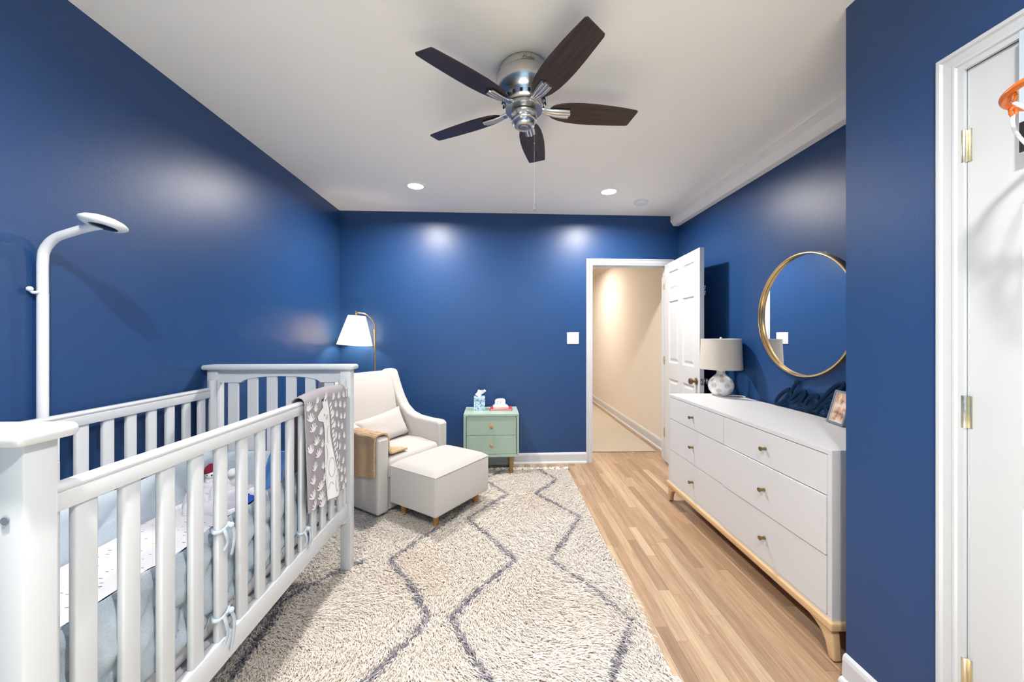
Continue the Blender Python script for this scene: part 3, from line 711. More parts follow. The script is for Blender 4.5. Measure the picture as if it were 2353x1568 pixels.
MN = [(1.813, .986), (1.818, .966), (1.822, .946), (1.826, .926), (1.828, .902), (1.828, .878), (1.83, .854), (1.833, .834), (1.837, .812), (1.841, .789), (1.846, .766), (1.853, .742), (1.857, .717), (1.861, .691), (1.866, .665), (1.871, .639), (1.877, .612), (1.887, .584), (1.898, .555)]
for y, z in MN: mb.add(prt([(y, z-.010), (y+.020, z-.002), (y+.022, z+.013), (y+.002, z+.006)], .0066), [(0, 1, 2, 3)])
obj('giraffe_mane', mb, 'print_white', bk)['kind'] = 'stuff'
lb = B()
def ringp(y, z, ry, rz, t0=0, t1=2*PI): lb.tube(prt([(y+ry*math.cos(a), z+rz*math.sin(a)) for a in np.linspace(t0, t1, 18)], .0072), .0016, 5)
ringp(1.822, .69, .022, .045); ringp(1.815, .59, .018, .03, .5, 3.0); ringp(1.80, .85, .012, .04, 1.6, 4.6); ringp(1.775, .76, .014, .045, -1.4, 1.5); ringp(1.785, .935, .008, .010); ringp(1.762, .95, .003, .005); ringp(1.86, .60, .014, .04, 1.8, 5)
obj('giraffe_outline', lb, 'print_line', bk)['kind'] = 'stuff'

# ------------------------------------------------------------------ baby monitor on its stand
PX, PY = XL+.0185, 1.362
bm_ = thing('baby_monitor', 'white baby monitor camera on a tall curved stand behind the crib', 'baby monitor', (PX, PY, 0))
obj('foot', B().box(PX-.014, PX+.36, PY-.055, PY+.055, .0, .012, .005), 'plastic_white', bm_, 40)
obj('pole', B().tube([(PX, PY, .01), (PX, PY, 1.46)], .0145, 20), 'plastic_white', bm_, 40)
obj('arm', B().tube(bez([(PX, PY, 1.455), (PX, PY, 1.57), (PX+.008, PY, 1.615), (PX+.04, PY, 1.652), (PX+.09, PY, 1.672), (PX+.15, PY, 1.690), (PX+.20, PY, 1.700)], 8), .0142, 18), 'plastic_white', bm_, 60)
for z_ in (.90, 1.455): obj('joint_collar', B().tube([(PX, PY, z_), (PX, PY, z_+.002)], .0149, 20), 'device', bm_, 40)
obj('cable_hook', B().tube(bez([(PX+.004, PY-.012, 1.465), (PX-.002, PY-.026, 1.462), (PX-.004, PY-.032, 1.470)]), .005, 8).ball((PX-.004, PY-.033, 1.473), .009, 12), 'plastic_white', bm_, 60)
HM = Matrix.Translation((PX+.205, PY, 1.710)) @ Matrix.Rotation(math.radians(-9), 4, 'X') @ Matrix.Rotation(math.radians(8), 4, 'Y')
hd = obj('camera_head', B().lathe([(0, .018), (.018, .0175), (.036, .015), (.052, .009), (.062, .001), (.064, -.005), (.060, -.012), (.048, -.018), (.03, -.021), (0, -.0225)], 36, HM @ Matrix.Scale(1.0, 4)), 'plastic_white', bm_, 60)
obj('lens_window', B().lathe([(0, -.0235), (.022, -.0232), (.034, -.0212), (.037, -.0195)], 28, HM @ Matrix.Translation((.010, -.006, -.0002))), 'black_lens', hd, 60)

# ------------------------------------------------------------------ armchair, cushion, throw, ottoman
AR = math.radians(56)
AC = (-.985, 3.165, 0)
ch = thing('armchair', 'cream upholstered glider armchair with wing arms in the corner', 'armchair', (AC[0], AC[1], 0), AR, local=True)
AZ0 = .055
prof = [(-.405, AZ0), (-.405, .575), (-.395, .592), (-.37, .600), (-.25, .602), (-.12, .612), (-.03, .637), (.045, .69), (.10, .765), (.145, .85), (.18, .93), (.205, .985), (.225, 1.003), (.30, 1.005), (.325, .985), (.36, .6), (.375, AZ0)]
for s_ in (-1, 1):
    x0, x1 = (.255, .355) if s_ > 0 else (-.355, -.255)
    a_ = obj('arm', B().prism(prof, x0, x1, 'x', bev=.022, seg=4), 'chair_fabric', ch, 60)
    a_['label'] = 'wing arm in cream fabric'
def rbox(x0, x1, y0, y1, z0, z1, bev, crown=0, n=0): return B().box(x0, x1, y0, y1, z0, z1, bev, 4)
obj('base', rbox(-.258, .258, -.385, .30, AZ0, .30, .015), 'chair_fabric', ch, 60)
obj('seat_cushion', B().prism([(-.40, .285), (-.402, .40), (-.385, .43), (-.2, .448), (.16, .43), (.16, .285)], -.254, .254, 'x', bev=.02, seg=4), 'chair_cushion', ch, 60)
obj('backrest', B().prism([(.10, .40), (.06, .42), (.07, .55), (.125, .78), (.175, .97), (.195, .992), (.27, .995), (.30, .97), (.33, .40)], -.258, .258, 'x', bev=.022, seg=4), 'chair_cushion', ch, 60)
obj('outer_back', B().prism([(.30, AZ0), (.345, AZ0), (.345, .6), (.315, .985), (.27, .99), (.27, .6)], -.30, .30, 'x', bev=.015, seg=3), 'chair_fabric', ch, 60)
obj('swivel_base', B().lathe([(0, .0), (.24, .0), (.245, .01), (.24, .022), (.06, .03), (.05, AZ0+.01), (0, AZ0+.01)], 32), 'shadow_black', ch, 40)
AMat = Matrix.Translation(AC) @ Matrix.Rotation(AR, 4, 'Z')
# lumbar cushion
def pillow(hx, hy, t, n=20):
    b = B()
    for sgn in (1, -1):
        def f(u, v):
            a, c_ = 2*u-1, 2*v-1
            pin = 1-.10*(a*a)*(1-0)*(1-abs(c_)) - .05
            x = hx*a*(1-.07*(1-c_*c_)*abs(a)**3); y = hy*c_*(1-.10*(1-a*a)*abs(c_)**3)
            z = t*max(0, (1-a**4)*(1-c_**4))**.55*(1+.05*fnoise(a*4, c_*4))
            return (x, y, sgn*z)
        b.grid(f, n, n)
    return b
pc = tag(obj('lumbar_cushion', pillow(.235, .125, .055), 'chair_cushion', None, 80), 'oblong cream lumbar cushion leaning inside the armchair', 'cushion')
pc.matrix_world = AMat @ Matrix.Translation((.015, .005, .545)) @ Matrix.Rotation(math.radians(-7), 4, 'Y') @ Matrix.Rotation(math.radians(66), 4, 'X')
# knitted throw over the near arm
def throw(u, v):
    # v runs from the outside hem, over the arm, on to the seat; u along the arm
    P = [(-.372, .335), (-.374, .45), (-.374, .56), (-.366, .606), (-.34, .622), (-.30, .624), (-.262, .612), (-.244, .57), (-.238, .49), (-.215, .463), (-.15, .462), (-.06, .458)]
    q = v*(len(P)-1); i = min(int(q), len(P)-2); t_ = q-i
    x = P[i][0]*(1-t_)+P[i+1][0]*t_; z = P[i][1]*(1-t_)+P[i+1][1]*t_
    k = max(0, (v-.62)/.38)
    ya = -.395+.02*k; yb = .02-.33*k
    if v < .3: z -= .025*math.sin(u*3)*(1-v/.3)
    y = ya+(yb-ya)*u
    x -= .006*(1+math.sin(u*17+v*3))*max(0, 1-v*2.2); z += .006*math.sin(u*13)*max(0, 1-abs(v-.42)*5)
    return (x, y, z)
th = tag(obj('throw_blanket', B().sheet(throw, 30, 60, .012), 'knit_tan', None, 80), 'tan knitted throw blanket draped over the armchair arm', 'blanket')
th.matrix_world = AMat
# ottoman
OC = (-.440, 2.828, 0); OR = math.radians(55)
ot = thing('ottoman', 'cream upholstered ottoman on short oak legs in front of the armchair', 'ottoman', (OC[0], OC[1], 0), OR, local=True)
def obody():
    b = B(); bm = bmesh.new(); bmesh.ops.create_cube(bm, size=1)
    for v in bm.verts: v.co = Vector((v.co.x*.575, v.co.y*.455, (.122+(v.co.z+.5)*.272)))
    bmesh.ops.bevel(bm, geom=bm.edges[:], offset=.016, segments=3, profile=.5, affect='EDGES'); return b.bm(bm)
obj('body', obody(), 'chair_fabric', ot, 60)
def otop(u, v):
    a, c_ = 2*u-1, 2*v-1; e = max(0, (1-a**8)*(1-c_**8))
    return (.2875*a, .2275*c_, .386+.034*e**.6)
obj('top_cushion', B().grid(otop, 24, 20), 'chair_fabric', ot, 80)
obj('piping', B().tube([(x, y, .386) for x, y in ((.27, .2275), (.28, .224), (.2875, .21), (.2875, -.21), (.28, -.224), (.27, -.2275), (-.27, -.2275), (-.28, -.224), (-.2875, -.21), (-.2875, .21), (-.28, .224), (-.27, .2275), (.27, .2275))], .003, 6), 'chair_fabric', ot, 80)
lg = None
for sx in (-1, 1):
    for sy in (-1, 1):
        M = Matrix.Translation((sx*.215, sy*.155, 0))
        if lg is None: lg = obj('leg', B().lathe([(0, .006), (.015, .006), (.0165, .008), (.024, .124), (0, .124)], 20), 'leg_oak', ot, 40); lg.matrix_local = M
        else: inst(lg, ot, M)

# ------------------------------------------------------------------ brass floor lamp
LX, LY = -1.225, 3.735
fl = thing('floor_lamp', 'lit brass floor lamp with white cone shade behind the armchair', 'lamp', (LX, LY, 0))
obj('base', B().lathe([(0, 0), (.085, 0), (.09, .004), (.09, .014), (.085, .018), (.02, .024), (.012, .04), (0, .04)], 32, None, (LX, LY, 0)), 'brass', fl, 40)
obj('pole', B().tube([(LX, LY, .03), (LX, LY, 1.36)], .0095, 14).tube([(LX, LY, 1.34), (LX, LY, 1.37)], .012, 14), 'brass', fl, 50)
SX, SY = -1.385, 3.672
obj('arm', B().tube(bez([(LX, LY, 1.36), (LX-.004, LY-.002, 1.42), (LX-.035, LY-.012, 1.478), (LX-.08, LY-.03, 1.520), (SX+.035, SY+.014, 1.530), (SX+.01, SY, 1.526), (SX, SY, 1.50)], 8), .0055, 10), 'brass_old', fl, 60)
obj('finial', B().lathe([(0, 1.545), (.008, 1.542), (.011, 1.532), (.008, 1.522), (.013, 1.515), (.013, 1.498), (.006, 1.492), (.006, 1.40), (.012, 1.39), (.012, 1.36), (0, 1.36)], 14, None, (SX, SY, 0)), 'brass_old', fl, 50)
TM = Matrix.Translation((SX, SY, 1.36)) @ Matrix.Rotation(math.radians(4), 4, 'Y')
obj('shade', B().lathe([(.078, .142), (.0795, .142), (.1625, -.140), (.161, -.140), (.078, .1405)], 48, TM), 'shade_white', fl, 60)
obj('shade_frame', B().tube([(-.078*1, 0, .14), (.078, 0, .14)], .0015, 6, None, TM).tube([(0, -.078, .14), (0, .078, .14)], .0015, 6, None, TM), 'brass_old', fl)
obj('bulb', B().ball((SX, SY, 1.325), (.024, .024, .03), 16), 'bulb', fl, 60)

li = bpy.data.lights.new('lamp_light', 'POINT'); li.energy = LAMP; li.color = (1.0, .82, .60); li.shadow_soft_size = .034
lo = bpy.data.objects.new('lamp_light', li); COL.objects.link(lo); lo.parent = fl; lo.location = Vector((SX, SY, 1.325))-fl.location
# ------------------------------------------------------------------ nightstand and what stands on it
NM = Matrix.Translation((-.083, 3.468, 0)) @ Matrix.Rotation(.0233, 4, 'Z')
ns = thing('nightstand', 'sage green two-drawer nightstand on tapered legs against the back wall', 'nightstand', (-.083, 3.468, 0), .0233, local=True)
NW, ND, NZ0, NZ1 = .2535, .365, .198, .592
b = B().box(-NW, NW, 0, ND, NZ1-.022, NZ1, .002).box(-NW, -NW+.022, 0, ND, NZ0, NZ1-.022).box(NW-.022, NW, 0, ND, NZ0, NZ1-.022).box(-NW+.022, NW-.022, 0, ND, NZ0, NZ0+.022).box(-NW+.022, NW-.022, ND-.01, ND, NZ0, NZ1)
obj('body', b, 'sage_green', ns)
zm = (NZ0+NZ1)/2
for z0, z1 in ((NZ0+.025, zm-.0015), (zm+.0015, NZ1-.025)):
    d_ = obj('drawer', B().box(-NW+.026, NW-.026, .006, .34, z0, z1, .002), 'sage_green', ns)
    obj('knob', B().lathe([(0, 0), (.009, 0), (.008, .010), (.014, .014), (.0175, .020), (.0165, .026), (.010, .029), (0, .0295)], 20, Matrix.Translation((0, .006, (z0+z1)/2)) @ Matrix.Rotation(PI/2, 4, 'X')), 'knob_wood', d_, 50)
lg = None
for sx in (-1, 1):
    for y in (.05, ND-.05):
        M = Matrix.Translation((sx*.185, y, 0))
        if lg is None: lg = obj('leg', B().lathe([(0, .004), (.014, .004), (.026, NZ0), (0, NZ0)], 18), 'stand_leg', ns, 40); lg.matrix_local = M
        else: inst(lg, ns, M)
def ns_thing(name, label, cat, x, y, z, rz=0): 
    p = NM @ Vector((x, y, z)); return thing(name, label, cat, tuple(p), .0233+rz, local=True)
tb = ns_thing('tissue_box', 'cube tissue box with blue printed pattern on the nightstand', 'tissue box', -.115, .205, NZ1, .04)
obj('carton', B().box(-.053, .053, -.053, .053, 0, .128, .001), 'tissue_print', tb)
def tis(u, v):
    a = u*2*PI; r = .013+.020*v*(1+.5*math.sin(2*a+v*3)); return (r*math.cos(a)+(.026*v*v)+(-.022*math.exp(-((v-.35)/.2)**2))*1.0*(1 if math.cos(a) < 0 else .2), r*.7*math.sin(a), .126+.062*v*(1+.12*math.sin(3*a)))
obj('tissue', B().grid(tis, 20, 10, closed_u=True), 'tissue', tb, 80)
bk1 = ns_thing('book', 'red-covered book at the bottom of the nightstand pile', 'book', .095, .215, NZ1, -.05)
b = B().box(-.105, .105, -.075, .075, 0, .004, .001).box(-.105, .105, -.075, .075, .014, .018, .001).box(-.107, -.103, -.075, .075, 0, .018, .001)
obj('cover', b, 'book_red', bk1); obj('pages', B().box(-.10, .101, -.072, .072, .004, .014), 'paper', bk1)
bk2 = ns_thing('book', 'white paperback in the middle of the nightstand pile', 'book', .09, .215, NZ1+.018, .06)
b = B().box(-.072, .072, -.058, .058, 0, .002).box(-.072, .072, -.058, .058, .014, .016).box(-.0735, -.071, -.058, .058, 0, .016)
obj('cover', b, 'book_white', bk2); obj('pages', B().box(-.07, .07, -.056, .056, .002, .014), 'paper', bk2)
bk3 = ns_thing('book', 'small pale book directly beneath the white sound machine', 'book', .085, .22, NZ1+.034, -.08)
b = B().box(-.06, .06, -.05, .05, 0, .0015).box(-.06, .06, -.05, .05, .0095, .011).box(-.061, -.059, -.05, .05, 0, .011)
obj('cover', b, 'device', bk3); obj('pages', B().box(-.058, .058, -.048, .048, .0015, .0095), 'paper', bk3)
sm = ns_thing('sound_machine', 'small white rounded sound machine on top of the books', 'sound machine', .085, .22, NZ1+.045, .0)
obj('casing', B().prism([(-.050, 0), (-.051, .035), (-.046, .048), (-.02, .058), (.03, .058), (.048, .050), (.051, .04), (.050, 0)], -.03, .03, 'y', bev=.006, seg=3), 'device', sm, 50)
pn = obj('display_panel', B().box(-.036, .012, -.0312, -.0298, .010, .044, .0005), 'book_white', sm)
for x, z in ((-.03, .034), (-.022, .034), (-.03, .018), (-.018, .014), (.004, .03), (.004, .02)): obj('button', B().box(x-.0025, x+.0025, -.0322, -.031, z-.0035, z+.0035), 'device_grey', pn)

# ------------------------------------------------------------------ dresser
DFX, DY0, DY1, DZ0, DZ1 = 1.336, 1.486, 2.972, .160, .850
DBX = 1.838
dr = thing('dresser', 'long white six-drawer dresser with brass knobs on a maple base', 'dresser', (1.58, (DY0+DY1)/2, 0))
T_ = .021
b = B().box(DFX, DBX, DY0, DY1, DZ1-T_, DZ1, .001).box(DFX, DBX, DY0, DY0+T_, DZ0, DZ1-T_).box(DFX, DBX, DY1-T_, DY1, DZ0, DZ1-T_).box(DFX, DBX, DY0+T_, DY1-T_, DZ0, DZ0+.012).box(DBX-.012, DBX, DY0, DY1, DZ0, DZ1)
obj('carcass', b, 'dresser_white', dr)
ym = (DY0+DY1)/2; obj('divider', B().box(DFX+.012, DBX-.02, ym-.008, ym+.008, DZ0+.01, DZ1-T_), 'dark', dr)  # divider coloured dark for the shade in the centre gap
obj('gap_shade_sheet', B().box(DFX+.0215, DFX+.03, DY0+T_, DY1-T_, DZ0+.012, DZ1-T_), 'dark', dr)  # dark sheet painted as the shade behind the drawer gaps
rows = ((.6605, .8255), (.4165, .6565), (.1745, .4125))
for c_, (ya, yb) in enumerate(((DY0+T_+.003, ym-.0022), (ym+.0022, DY1-T_-.003))):
    for r_, (z0, z1) in enumerate(rows):
        out = .007 if (c_ == 0 and r_ == 1) else (.004 if (c_ == 0 and r_ == 2) else 0)
        d_ = obj('drawer', B().box(DFX-out, DFX+.02, ya, yb, z0, z1, .0012), 'dresser_white', dr)
        M = Matrix.Translation((DFX-out, (ya+yb)/2, (z0+z1)/2)) @ Matrix.Rotation(-PI/2, 4, 'Y')
        obj('knob', B().lathe([(0, 0), (.0085, 0), (.0075, .008), (.0065, .014), (.0085, .022), (.0115, .027), (.0115, .030), (.010, .031), (.0085, .0295), (0, .0295)], 18, M), 'brass_old', d_, 40)
obj('base_rail', B().box(DFX-.014, DBX, DY0-.012, DY1+.012, DZ0-.034, DZ0, .006, 3), 'base_maple', dr, 40)
def dleg(sy, front=True):
    # splayed leg with a curved shoulder running along the rail
    yo = DY0 if sy < 0 else DY1
    def Y(d): return yo-sy*d
    prof = [(Y(.055), .126), (Y(.0), .126), (Y(-.012), .004), (Y(.018), .004), (Y(.032), .055), (Y(.050), .085), (Y(.085), .105), (Y(.16), .126)]
    x0 = DFX-.002 if front else DBX-.06
    return B().prism(prof, x0, x0+.036, 'x', bev=.008, seg=3)
for sy in (-1, 1):
    for fr in (True, False):
        l_ = obj('leg', dleg(sy, fr), 'base_maple', dr, 40)
        yo = DY0 if sy < 0 else DY1; y_ = yo-sy*.004; xx = DFX-.002 if fr else DBX-.06
        obj('glide', B().box(xx+.008, xx+.028, min(y_, y_-sy*.0)-.008, y_+.008, 0, .006), 'dark', l_)

# table lamp
TX, TY = 1.695, 2.862
tl = thing('table_lamp', 'small table lamp with dotted white gourd base and linen drum shade', 'lamp', (TX, TY, DZ1), local=True)
bprof = [(0, .0), (.040, .0), (.046, .004), (.066, .020), (.083, .046), (.090, .074), (.088, .098), (.076, .124), (.056, .146), (.038, .160), (.030, .172), (.0285, .188), (.031, .196), (0, .196)]
gb = obj('base', B().lathe(bprof, 40), 'ceramic_white', tl, 60)
def brad(z):
    for (r0, z0), (r1, z1) in zip(bprof[1:], bprof[2:]):
        if z0 <= z <= z1: return r0+(r1-r0)*(z-z0)/(z1-z0+1e-9)
    return .03
dots = B()
for j, (z, nn, rr) in enumerate(((.014, 5, .015), (.046, 6, .0195), (.086, 6, .0205), (.124, 6, .017), (.155, 4, .013), (.182, 3, .011))):
    for k in range(nn):
        a0 = 2*PI*(k+.5*(j % 2)+.13*j+.2)/nn; vs = []
        for q in range(17):
            t_ = 2*PI*q/16; ra = rr if q < 16 else 0
            dz = ra*math.sin(t_)*.92; zz = min(max(z+dz, .003), .193); R_ = brad(zz)+.0009; aa = a0+ra*math.cos(t_)/max(.03, brad(z))
            if j in (0,): zz = z+dz*.6; R_ = brad(max(.003, zz))+.0009
            vs.append((R_*math.cos(aa), R_*math.sin(aa), zz))
        dots.add(vs, [(q, (q+1) % 16, 16) for q in range(16)])
obj('dot_pattern', dots, 'dot_taupe', gb)['kind'] = 'stuff'
sh = obj('shade', B().lathe([(.137, .436), (.1385, .436), (.149, .205), (.1475, .205), (.1475, .206), (.137, .435)], 56), 'linen', tl, 60)
obj('shade_ring', B().tube([(.138*math.cos(a), .138*math.sin(a), .435) for a in np.linspace(0, 2*PI, 40)], .0022, 6).tube([(-.138, 0, .432), (.138, 0, .432)], .0015, 6).tube([(0, -.138, .432), (0, .138, .432)], .0015, 6), 'plastic_white', sh)
obj('stem', B().tube([(0, 0, .19), (0, 0, .44)], .005, 10), 'nickel', tl, 50)
obj('finial', B().lathe([(0, .434), (.008, .436), (.009, .443), (.005, .450), (0, .451)], 14), 'plastic_white', tl, 50)
obj('cord', B().tube(bez([(.035, -.03, .004), (.07, -.06, .010), (.10, -.085, .012), (.125, -.10, .006), (.14, -.06, .004)]), .003, 8), 'cord_white', tl, 60)

# round mirror
MXc, MYc, MZc, MR = XR, 2.258, 1.440, .378
mr = thing('round_mirror', 'large round wall mirror with thin gold frame above the dresser', 'mirror', (MXc, MYc, MZc), local=True)
MM = Matrix.Rotation(-PI/2, 4, 'Y')
obj('frame', B().lathe([(MR-.020, .0), (MR, .0), (MR+.001, .030), (MR-.004, .034), (MR-.007, .034), (MR-.0095, .030), (MR-.010, .012)], 96, MM), 'gold_frame', mr, 50)
obj('glass', B().lathe([(0, .010), (MR-.011, .010), (MR-.011, .008), (0, .008)], 96, MM), 'mirror_glass', mr, 30)

# navy script sign leaning on the wall
sg = B(); lean = lambda z: 1.848-(1.06-z)*.11
STR = [
 [(2.303, 1.016), (2.318, .996), (2.335, .967), (2.361, .928), (2.388, .894), (2.418, .870), (2.446, .862), (2.460, .868), (2.455, .885), (2.432, .917), (2.401, .945), (2.371, .964), (2.35, .971)],
 [(2.335, .967), (2.341, .941), (2.329, .933)],
 [(2.228, .971), (2.239, .978), (2.263, .975), (2.291, .956), (2.316, .931), (2.335, .908), (2.335, .894), (2.316, .895), (2.291, .911), (2.266, .936), (2.242, .959), (2.225, .971), (2.239, .943), (2.257, .914), (2.269, .893), (2.26, .886), (2.234, .899)],
 [(2.234, .899), (2.226, .892), (2.22, .895)],
 [(2.14, .943), (2.134, .958), (2.143, .967), (2.162, .965), (2.189, .947), (2.212, .92), (2.22, .895), (2.21, .878), (2.185, .876), (2.157, .89), (2.135, .911), (2.103, .952), (2.065, 1.0), (2.027, 1.036), (1.998, 1.053), (1.982, 1.05), (1.985, 1.035), (2.008, 1.008), (2.042, .977), (2.077, .945), (2.103, .914), (2.122, .885), (2.132, .864)],
 [(2.114, .899), (2.077, .932), (2.052, .947), (2.041, .94), (2.057, .919), (2.082, .907), (2.065, .888), (2.049, .868), (2.032, .870)]]
for st in STR:
    pts = [(lean(v.y), v.x, v.y) for v in bez([(a, c_, 0) for a, c_ in st], 6)]
    sg.tube(pts, .0125, 12, ((1, 0, 0), .55))
sg.ball((lean(1.022), 2.300, 1.022), (.0075, .0185, .0185), 18)
tag(obj('name_sign', sg, 'sign_navy', None, 60), 'dark navy cursive letter sign leaning on the wall below the mirror', 'sign')

# photo frame
pf = thing('photo_frame', 'small grey framed photo leaning on the dresser by the closet corner', 'photo frame', (1.757, 1.985, DZ1+.001), 0, local=True)
pf.rotation_euler = (math.radians(-15), 0, math.radians(-102.7))
FWd, FHt = .135, .178
b = B()
for x0, x1, z0, z1 in ((0, .013, 0, FHt), (FWd-.013, FWd, 0, FHt), (.013, FWd-.013, 0, .013), (.013, FWd-.013, FHt-.013, FHt)): b.box(x0, x1, -.008, .008, z0, z1, .002)
obj('border', b, 'frame_grey', pf)
obj('inner_lip', B().box(.012, .0155, -.005, .003, .012, FHt-.012).box(FWd-.0155, FWd-.012, -.005, .003, .012, FHt-.012).box(.0155, FWd-.0155, -.005, .003, .012, .0155).box(.0155, FWd-.0155, -.005, .003, FHt-.0155, FHt-.012), 'plastic_white', pf)
ph = obj('photo', B().box(.013, FWd-.013, -.001, .004, .013, FHt-.013), 'photo_print', pf)
obj('easel_back', B().prism([(.008, .02), (.040, .004), (.042, .006), (.008, .12)], .05, .085, 'x'), 'dark', pf)

# ------------------------------------------------------------------ toy hoop on the closet door
HX, HY, HZ = 1.160, .700, 1.826
hp_ = thing('basketball_hoop', 'toy basketball hoop with orange rim hung on the closet door', 'hoop', (XB, HY, HZ))
obj('backboard', B().box(XB-.030, XB-.022, HY-.21, HY+.201, 1.765, 2.07, .002), 'backboard', hp_)
obj('board_print', B().box(XB-.0312, XB-.0298, HY-.208, HY+.199, 1.768, 1.842), 'print_black', hp_)
obj('over_door_hook', B().box(XB-.022, XB+.0005, HY+.16, HY+.19, 1.9, 2.055).box(XB-.022, XB+.0005, HY-.19, HY-.16, 1.9, 2.055), 'backboard', hp_)
RR = .112
rim = obj('rim', B().tube([(HX+RR*math.cos(a), HY+RR*math.sin(a), HZ) for a in np.linspace(0, 2*PI, 64)], .0075, 12).box(HX+RR-.01, XB-.030, HY-.045, HY+.045, HZ-.012, HZ+.006, .003), 'hoop_orange', hp_, 60)
for k in range(8):
    a = 2*PI*(k+.28)/8; ca, sa = math.cos(a), math.sin(a)
    c0 = Vector((HX+(RR-.004)*ca, HY+(RR-.004)*sa, HZ-.014)); tn = Vector((-sa, ca, 0))
    obj('net_loop', B().tube([c0+tn*(.010*math.cos(t_))+Vector((0, 0, .010*math.sin(t_))) for t_ in np.linspace(0, 2*PI, 14)], .0032, 8), 'hoop_orange', rim, 60)
nb = B()
for k in range(8):
    for s_ in (1,):
        pts = []
        for j in range(13):
            v_ = j/12; a = 2*PI*(k+.28)/8+s_*v_*2*PI/8*2; r_ = (RR-.004)*(1-.42*v_)
            pts.append((HX+r_*math.cos(a), HY+r_*math.sin(a), HZ-.022-.20*v_))
        nb.tube(pts, .0034, 6)
obj('net', nb, 'net_white', hp_, 60)

# ------------------------------------------------------------------ shaggy rug
RX0, RX1, RY0, RY1 = -1.19, .655, .55, 3.62
rug = thing('shag_rug', 'cream shag rug with grey zigzag diamond lines and tasselled end', 'rug', ((RX0+RX1)/2, (RY0+RY1)/2, 0))
obj('backing', B().box(RX0, RX1, RY0, RY1, .001, .018, .006), 'rug_base', rug)
LINES = [[(.34, 3.62), (.505, 3.36), (.30, 3.06), (.573, 2.65), (.272, 2.18), (.584, 1.706), (.387, 1.392), (.25, 1.1), (.5, .7)],
 [(.06, 3.62), (-.135, 3.38), (.077, 3.042), (-.22, 2.674), (.075, 2.173), (-.229, 1.744), (-.056, 1.405), (.10, 1.1), (-.2, .7)],
 [(-.2, 3.62), (-.42, 3.36), (-.20, 3.04), (-.336, 2.66), (-.642, 2.195), (-.33, 1.755), (-.5, 1.419), (-.72, 1.1), (-.4, .7)],
 [(-.80, 2.17), (-.857, 2.14), (-1.063, 1.884), (-1.009, 1.449), (-.95, 1.1)], [(-1.185, 2.88), (-1.06, 3.06), (-1.16, 3.3)]]
def seg_dist(P):
    best = np.full(len(P), 9.)
    for ln in LINES:
        for a, b_ in zip(ln, ln[1:]):
            a = np.array(a); b_ = np.array(b_); d = b_-a; t_ = np.clip(((P-a)@d)/(d@d), 0, 1)
            best = np.minimum(best, np.linalg.norm(P-(a+t_[:, None]*d), axis=1))
    return best
def snoise(P, s, seed):
    r = np.random.default_rng(seed); out = 0
    for k in range(5):
        w = r.normal(size=2)*s; out = out+np.sin(P@w+r.uniform(0, 6.28))
    return out/5
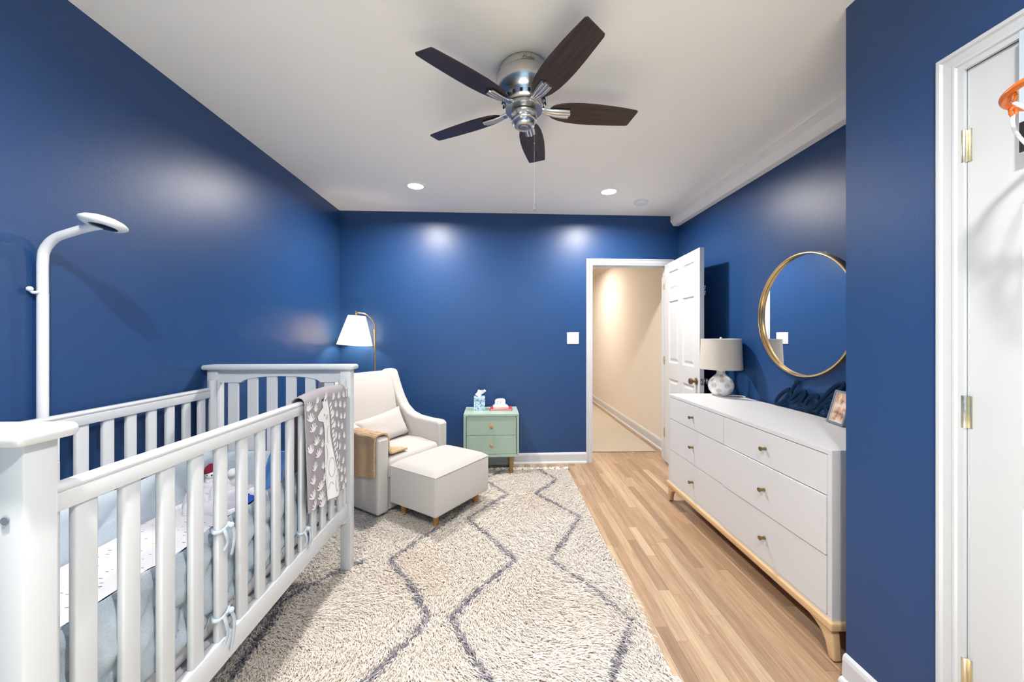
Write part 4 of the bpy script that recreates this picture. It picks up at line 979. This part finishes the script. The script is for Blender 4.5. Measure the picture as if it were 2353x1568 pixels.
def pile(name, x0, x1, y0, y1, dens, ln, wd, seed):
    r = np.random.default_rng(seed); n = int((x1-x0)*(y1-y0)*dens)
    P = np.c_[r.uniform(x0, x1, n), r.uniform(y0, y1, n)]
    # combed direction drifts over the rug
    ang = 1.5*snoise(P, 2.6, 3)+.8*snoise(P, 11, 4)+r.normal(0, .33, n)-PI/2
    lean_ = np.clip(r.normal(1.16, .18, n), .3, 1.45); L_ = ln*r.uniform(.75, 1.25, n)
    dirx, diry = np.cos(ang), np.sin(ang)
    hz = L_*np.cos(lean_); hd = L_*np.sin(lean_)
    sx, sy = -diry, dirx; w = wd*r.uniform(.7, 1.3, n)*.5
    tw = r.normal(0, .5, n)
    base = np.c_[P, np.full(n, .016)]
    mid = np.c_[P[:, 0]+dirx*hd*.38, P[:, 1]+diry*hd*.38, .016+hz*.72+.003]
    tip = np.c_[P[:, 0]+dirx*hd+sx*tw*.006, P[:, 1]+diry*hd+sy*tw*.006, .016+hz*.95]
    side = np.c_[sx, sy, tw*.5]
    V = np.empty((n, 5, 3)); V[:, 0] = base-side*w[:, None]*.8; V[:, 1] = base+side*w[:, None]*.8
    V[:, 2] = mid-side*w[:, None]*1.1; V[:, 3] = mid+side*w[:, None]*1.1; V[:, 4] = tip
    idx = (np.arange(n)*5)[:, None]
    F4 = idx+np.array([[0, 1, 3, 2]]); F3 = idx+np.array([[2, 3, 4]])
    me = bpy.data.meshes.new(name); me.vertices.add(n*5); me.vertices.foreach_set('co', V.reshape(-1))
    loops = np.concatenate([F4, F3], axis=1).reshape(-1); me.loops.add(n*7); me.loops.foreach_set('vertex_index', loops)
    me.polygons.add(n*2); st = np.empty((n, 2), int); st[:, 0] = np.arange(n)*7; st[:, 1] = st[:, 0]+4
    me.polygons.foreach_set('loop_start', st.reshape(-1)); me.update(calc_edges=True)
    # wool colour of each tuft
    d = seg_dist(P)+.006*snoise(P, 60, 8)+r.normal(0, .0035, n)
    wline = .0125+.006*snoise(P, 7, 9)
    cream = np.array([.90, .85, .785]); warm = np.array([.82, .71, .58]); white = np.array([.93, .91, .88])
    k = np.clip(.5+.9*snoise(P, 5, 11)+r.normal(0, .25, n), 0, 1)[:, None]
    c = cream*(1-k*.5)+white*k*.5
    k2 = np.clip(snoise(P, 4, 12)*1.6-.35+r.normal(0, .2, n), 0, 1)[:, None]; c = c*(1-k2*.55)+warm*k2*.55
    g = np.array([.36, .35, .40])*r.uniform(.7, 1.35, n)[:, None]; c = np.where((d < wline)[:, None], g, c)
    c = np.clip(c*r.uniform(.96, 1.05, n)[:, None], 0, .95)
    col = np.ones((n, 5, 4)); col[:, :, :3] = c[:, None, :]
    at = me.color_attributes.new('Col', 'FLOAT_COLOR', 'POINT'); at.data.foreach_set('color', col.reshape(-1).astype(np.float32))
    me.materials.append(MATS['rug_pile'])
    o = bpy.data.objects.new(name, me); COL.objects.link(o); o.parent = rug; o.matrix_parent_inverse = Matrix.Identity(4)
    o.location = -Vector(rug.location); o['kind'] = 'stuff'; return o
pile('pile', RX0+.005, RX1-.004, 1.05, RY1-.004, 46000, .046, .0046, 21)
pile('pile', RX0+.005, RX1-.004, RY0+.01, 1.05, 8000, .042, .010, 22)
for k in range(27):
    x = RX1-.02-k*.066+random.uniform(-.012, .012); b = B(); 
    if x < RX0: break
    for q in range(16):
        a = random.gauss(0, .45); L_ = random.uniform(.06, .105)
        b.tube([(x, RY1-.01, .012), (x+a*.4*L_, RY1+L_*.4, .024+random.uniform(-.006, .012)), (x+a*L_, RY1+L_, .006+random.uniform(0, .006))], [.006, .005, .002], 4)
    obj('tassel', b, 'tassel_wool' if 'tassel_wool' in MATS else ('tassel_wool' if mat('tassel_wool', (.84, .79, .72), .95) else ''), rug)
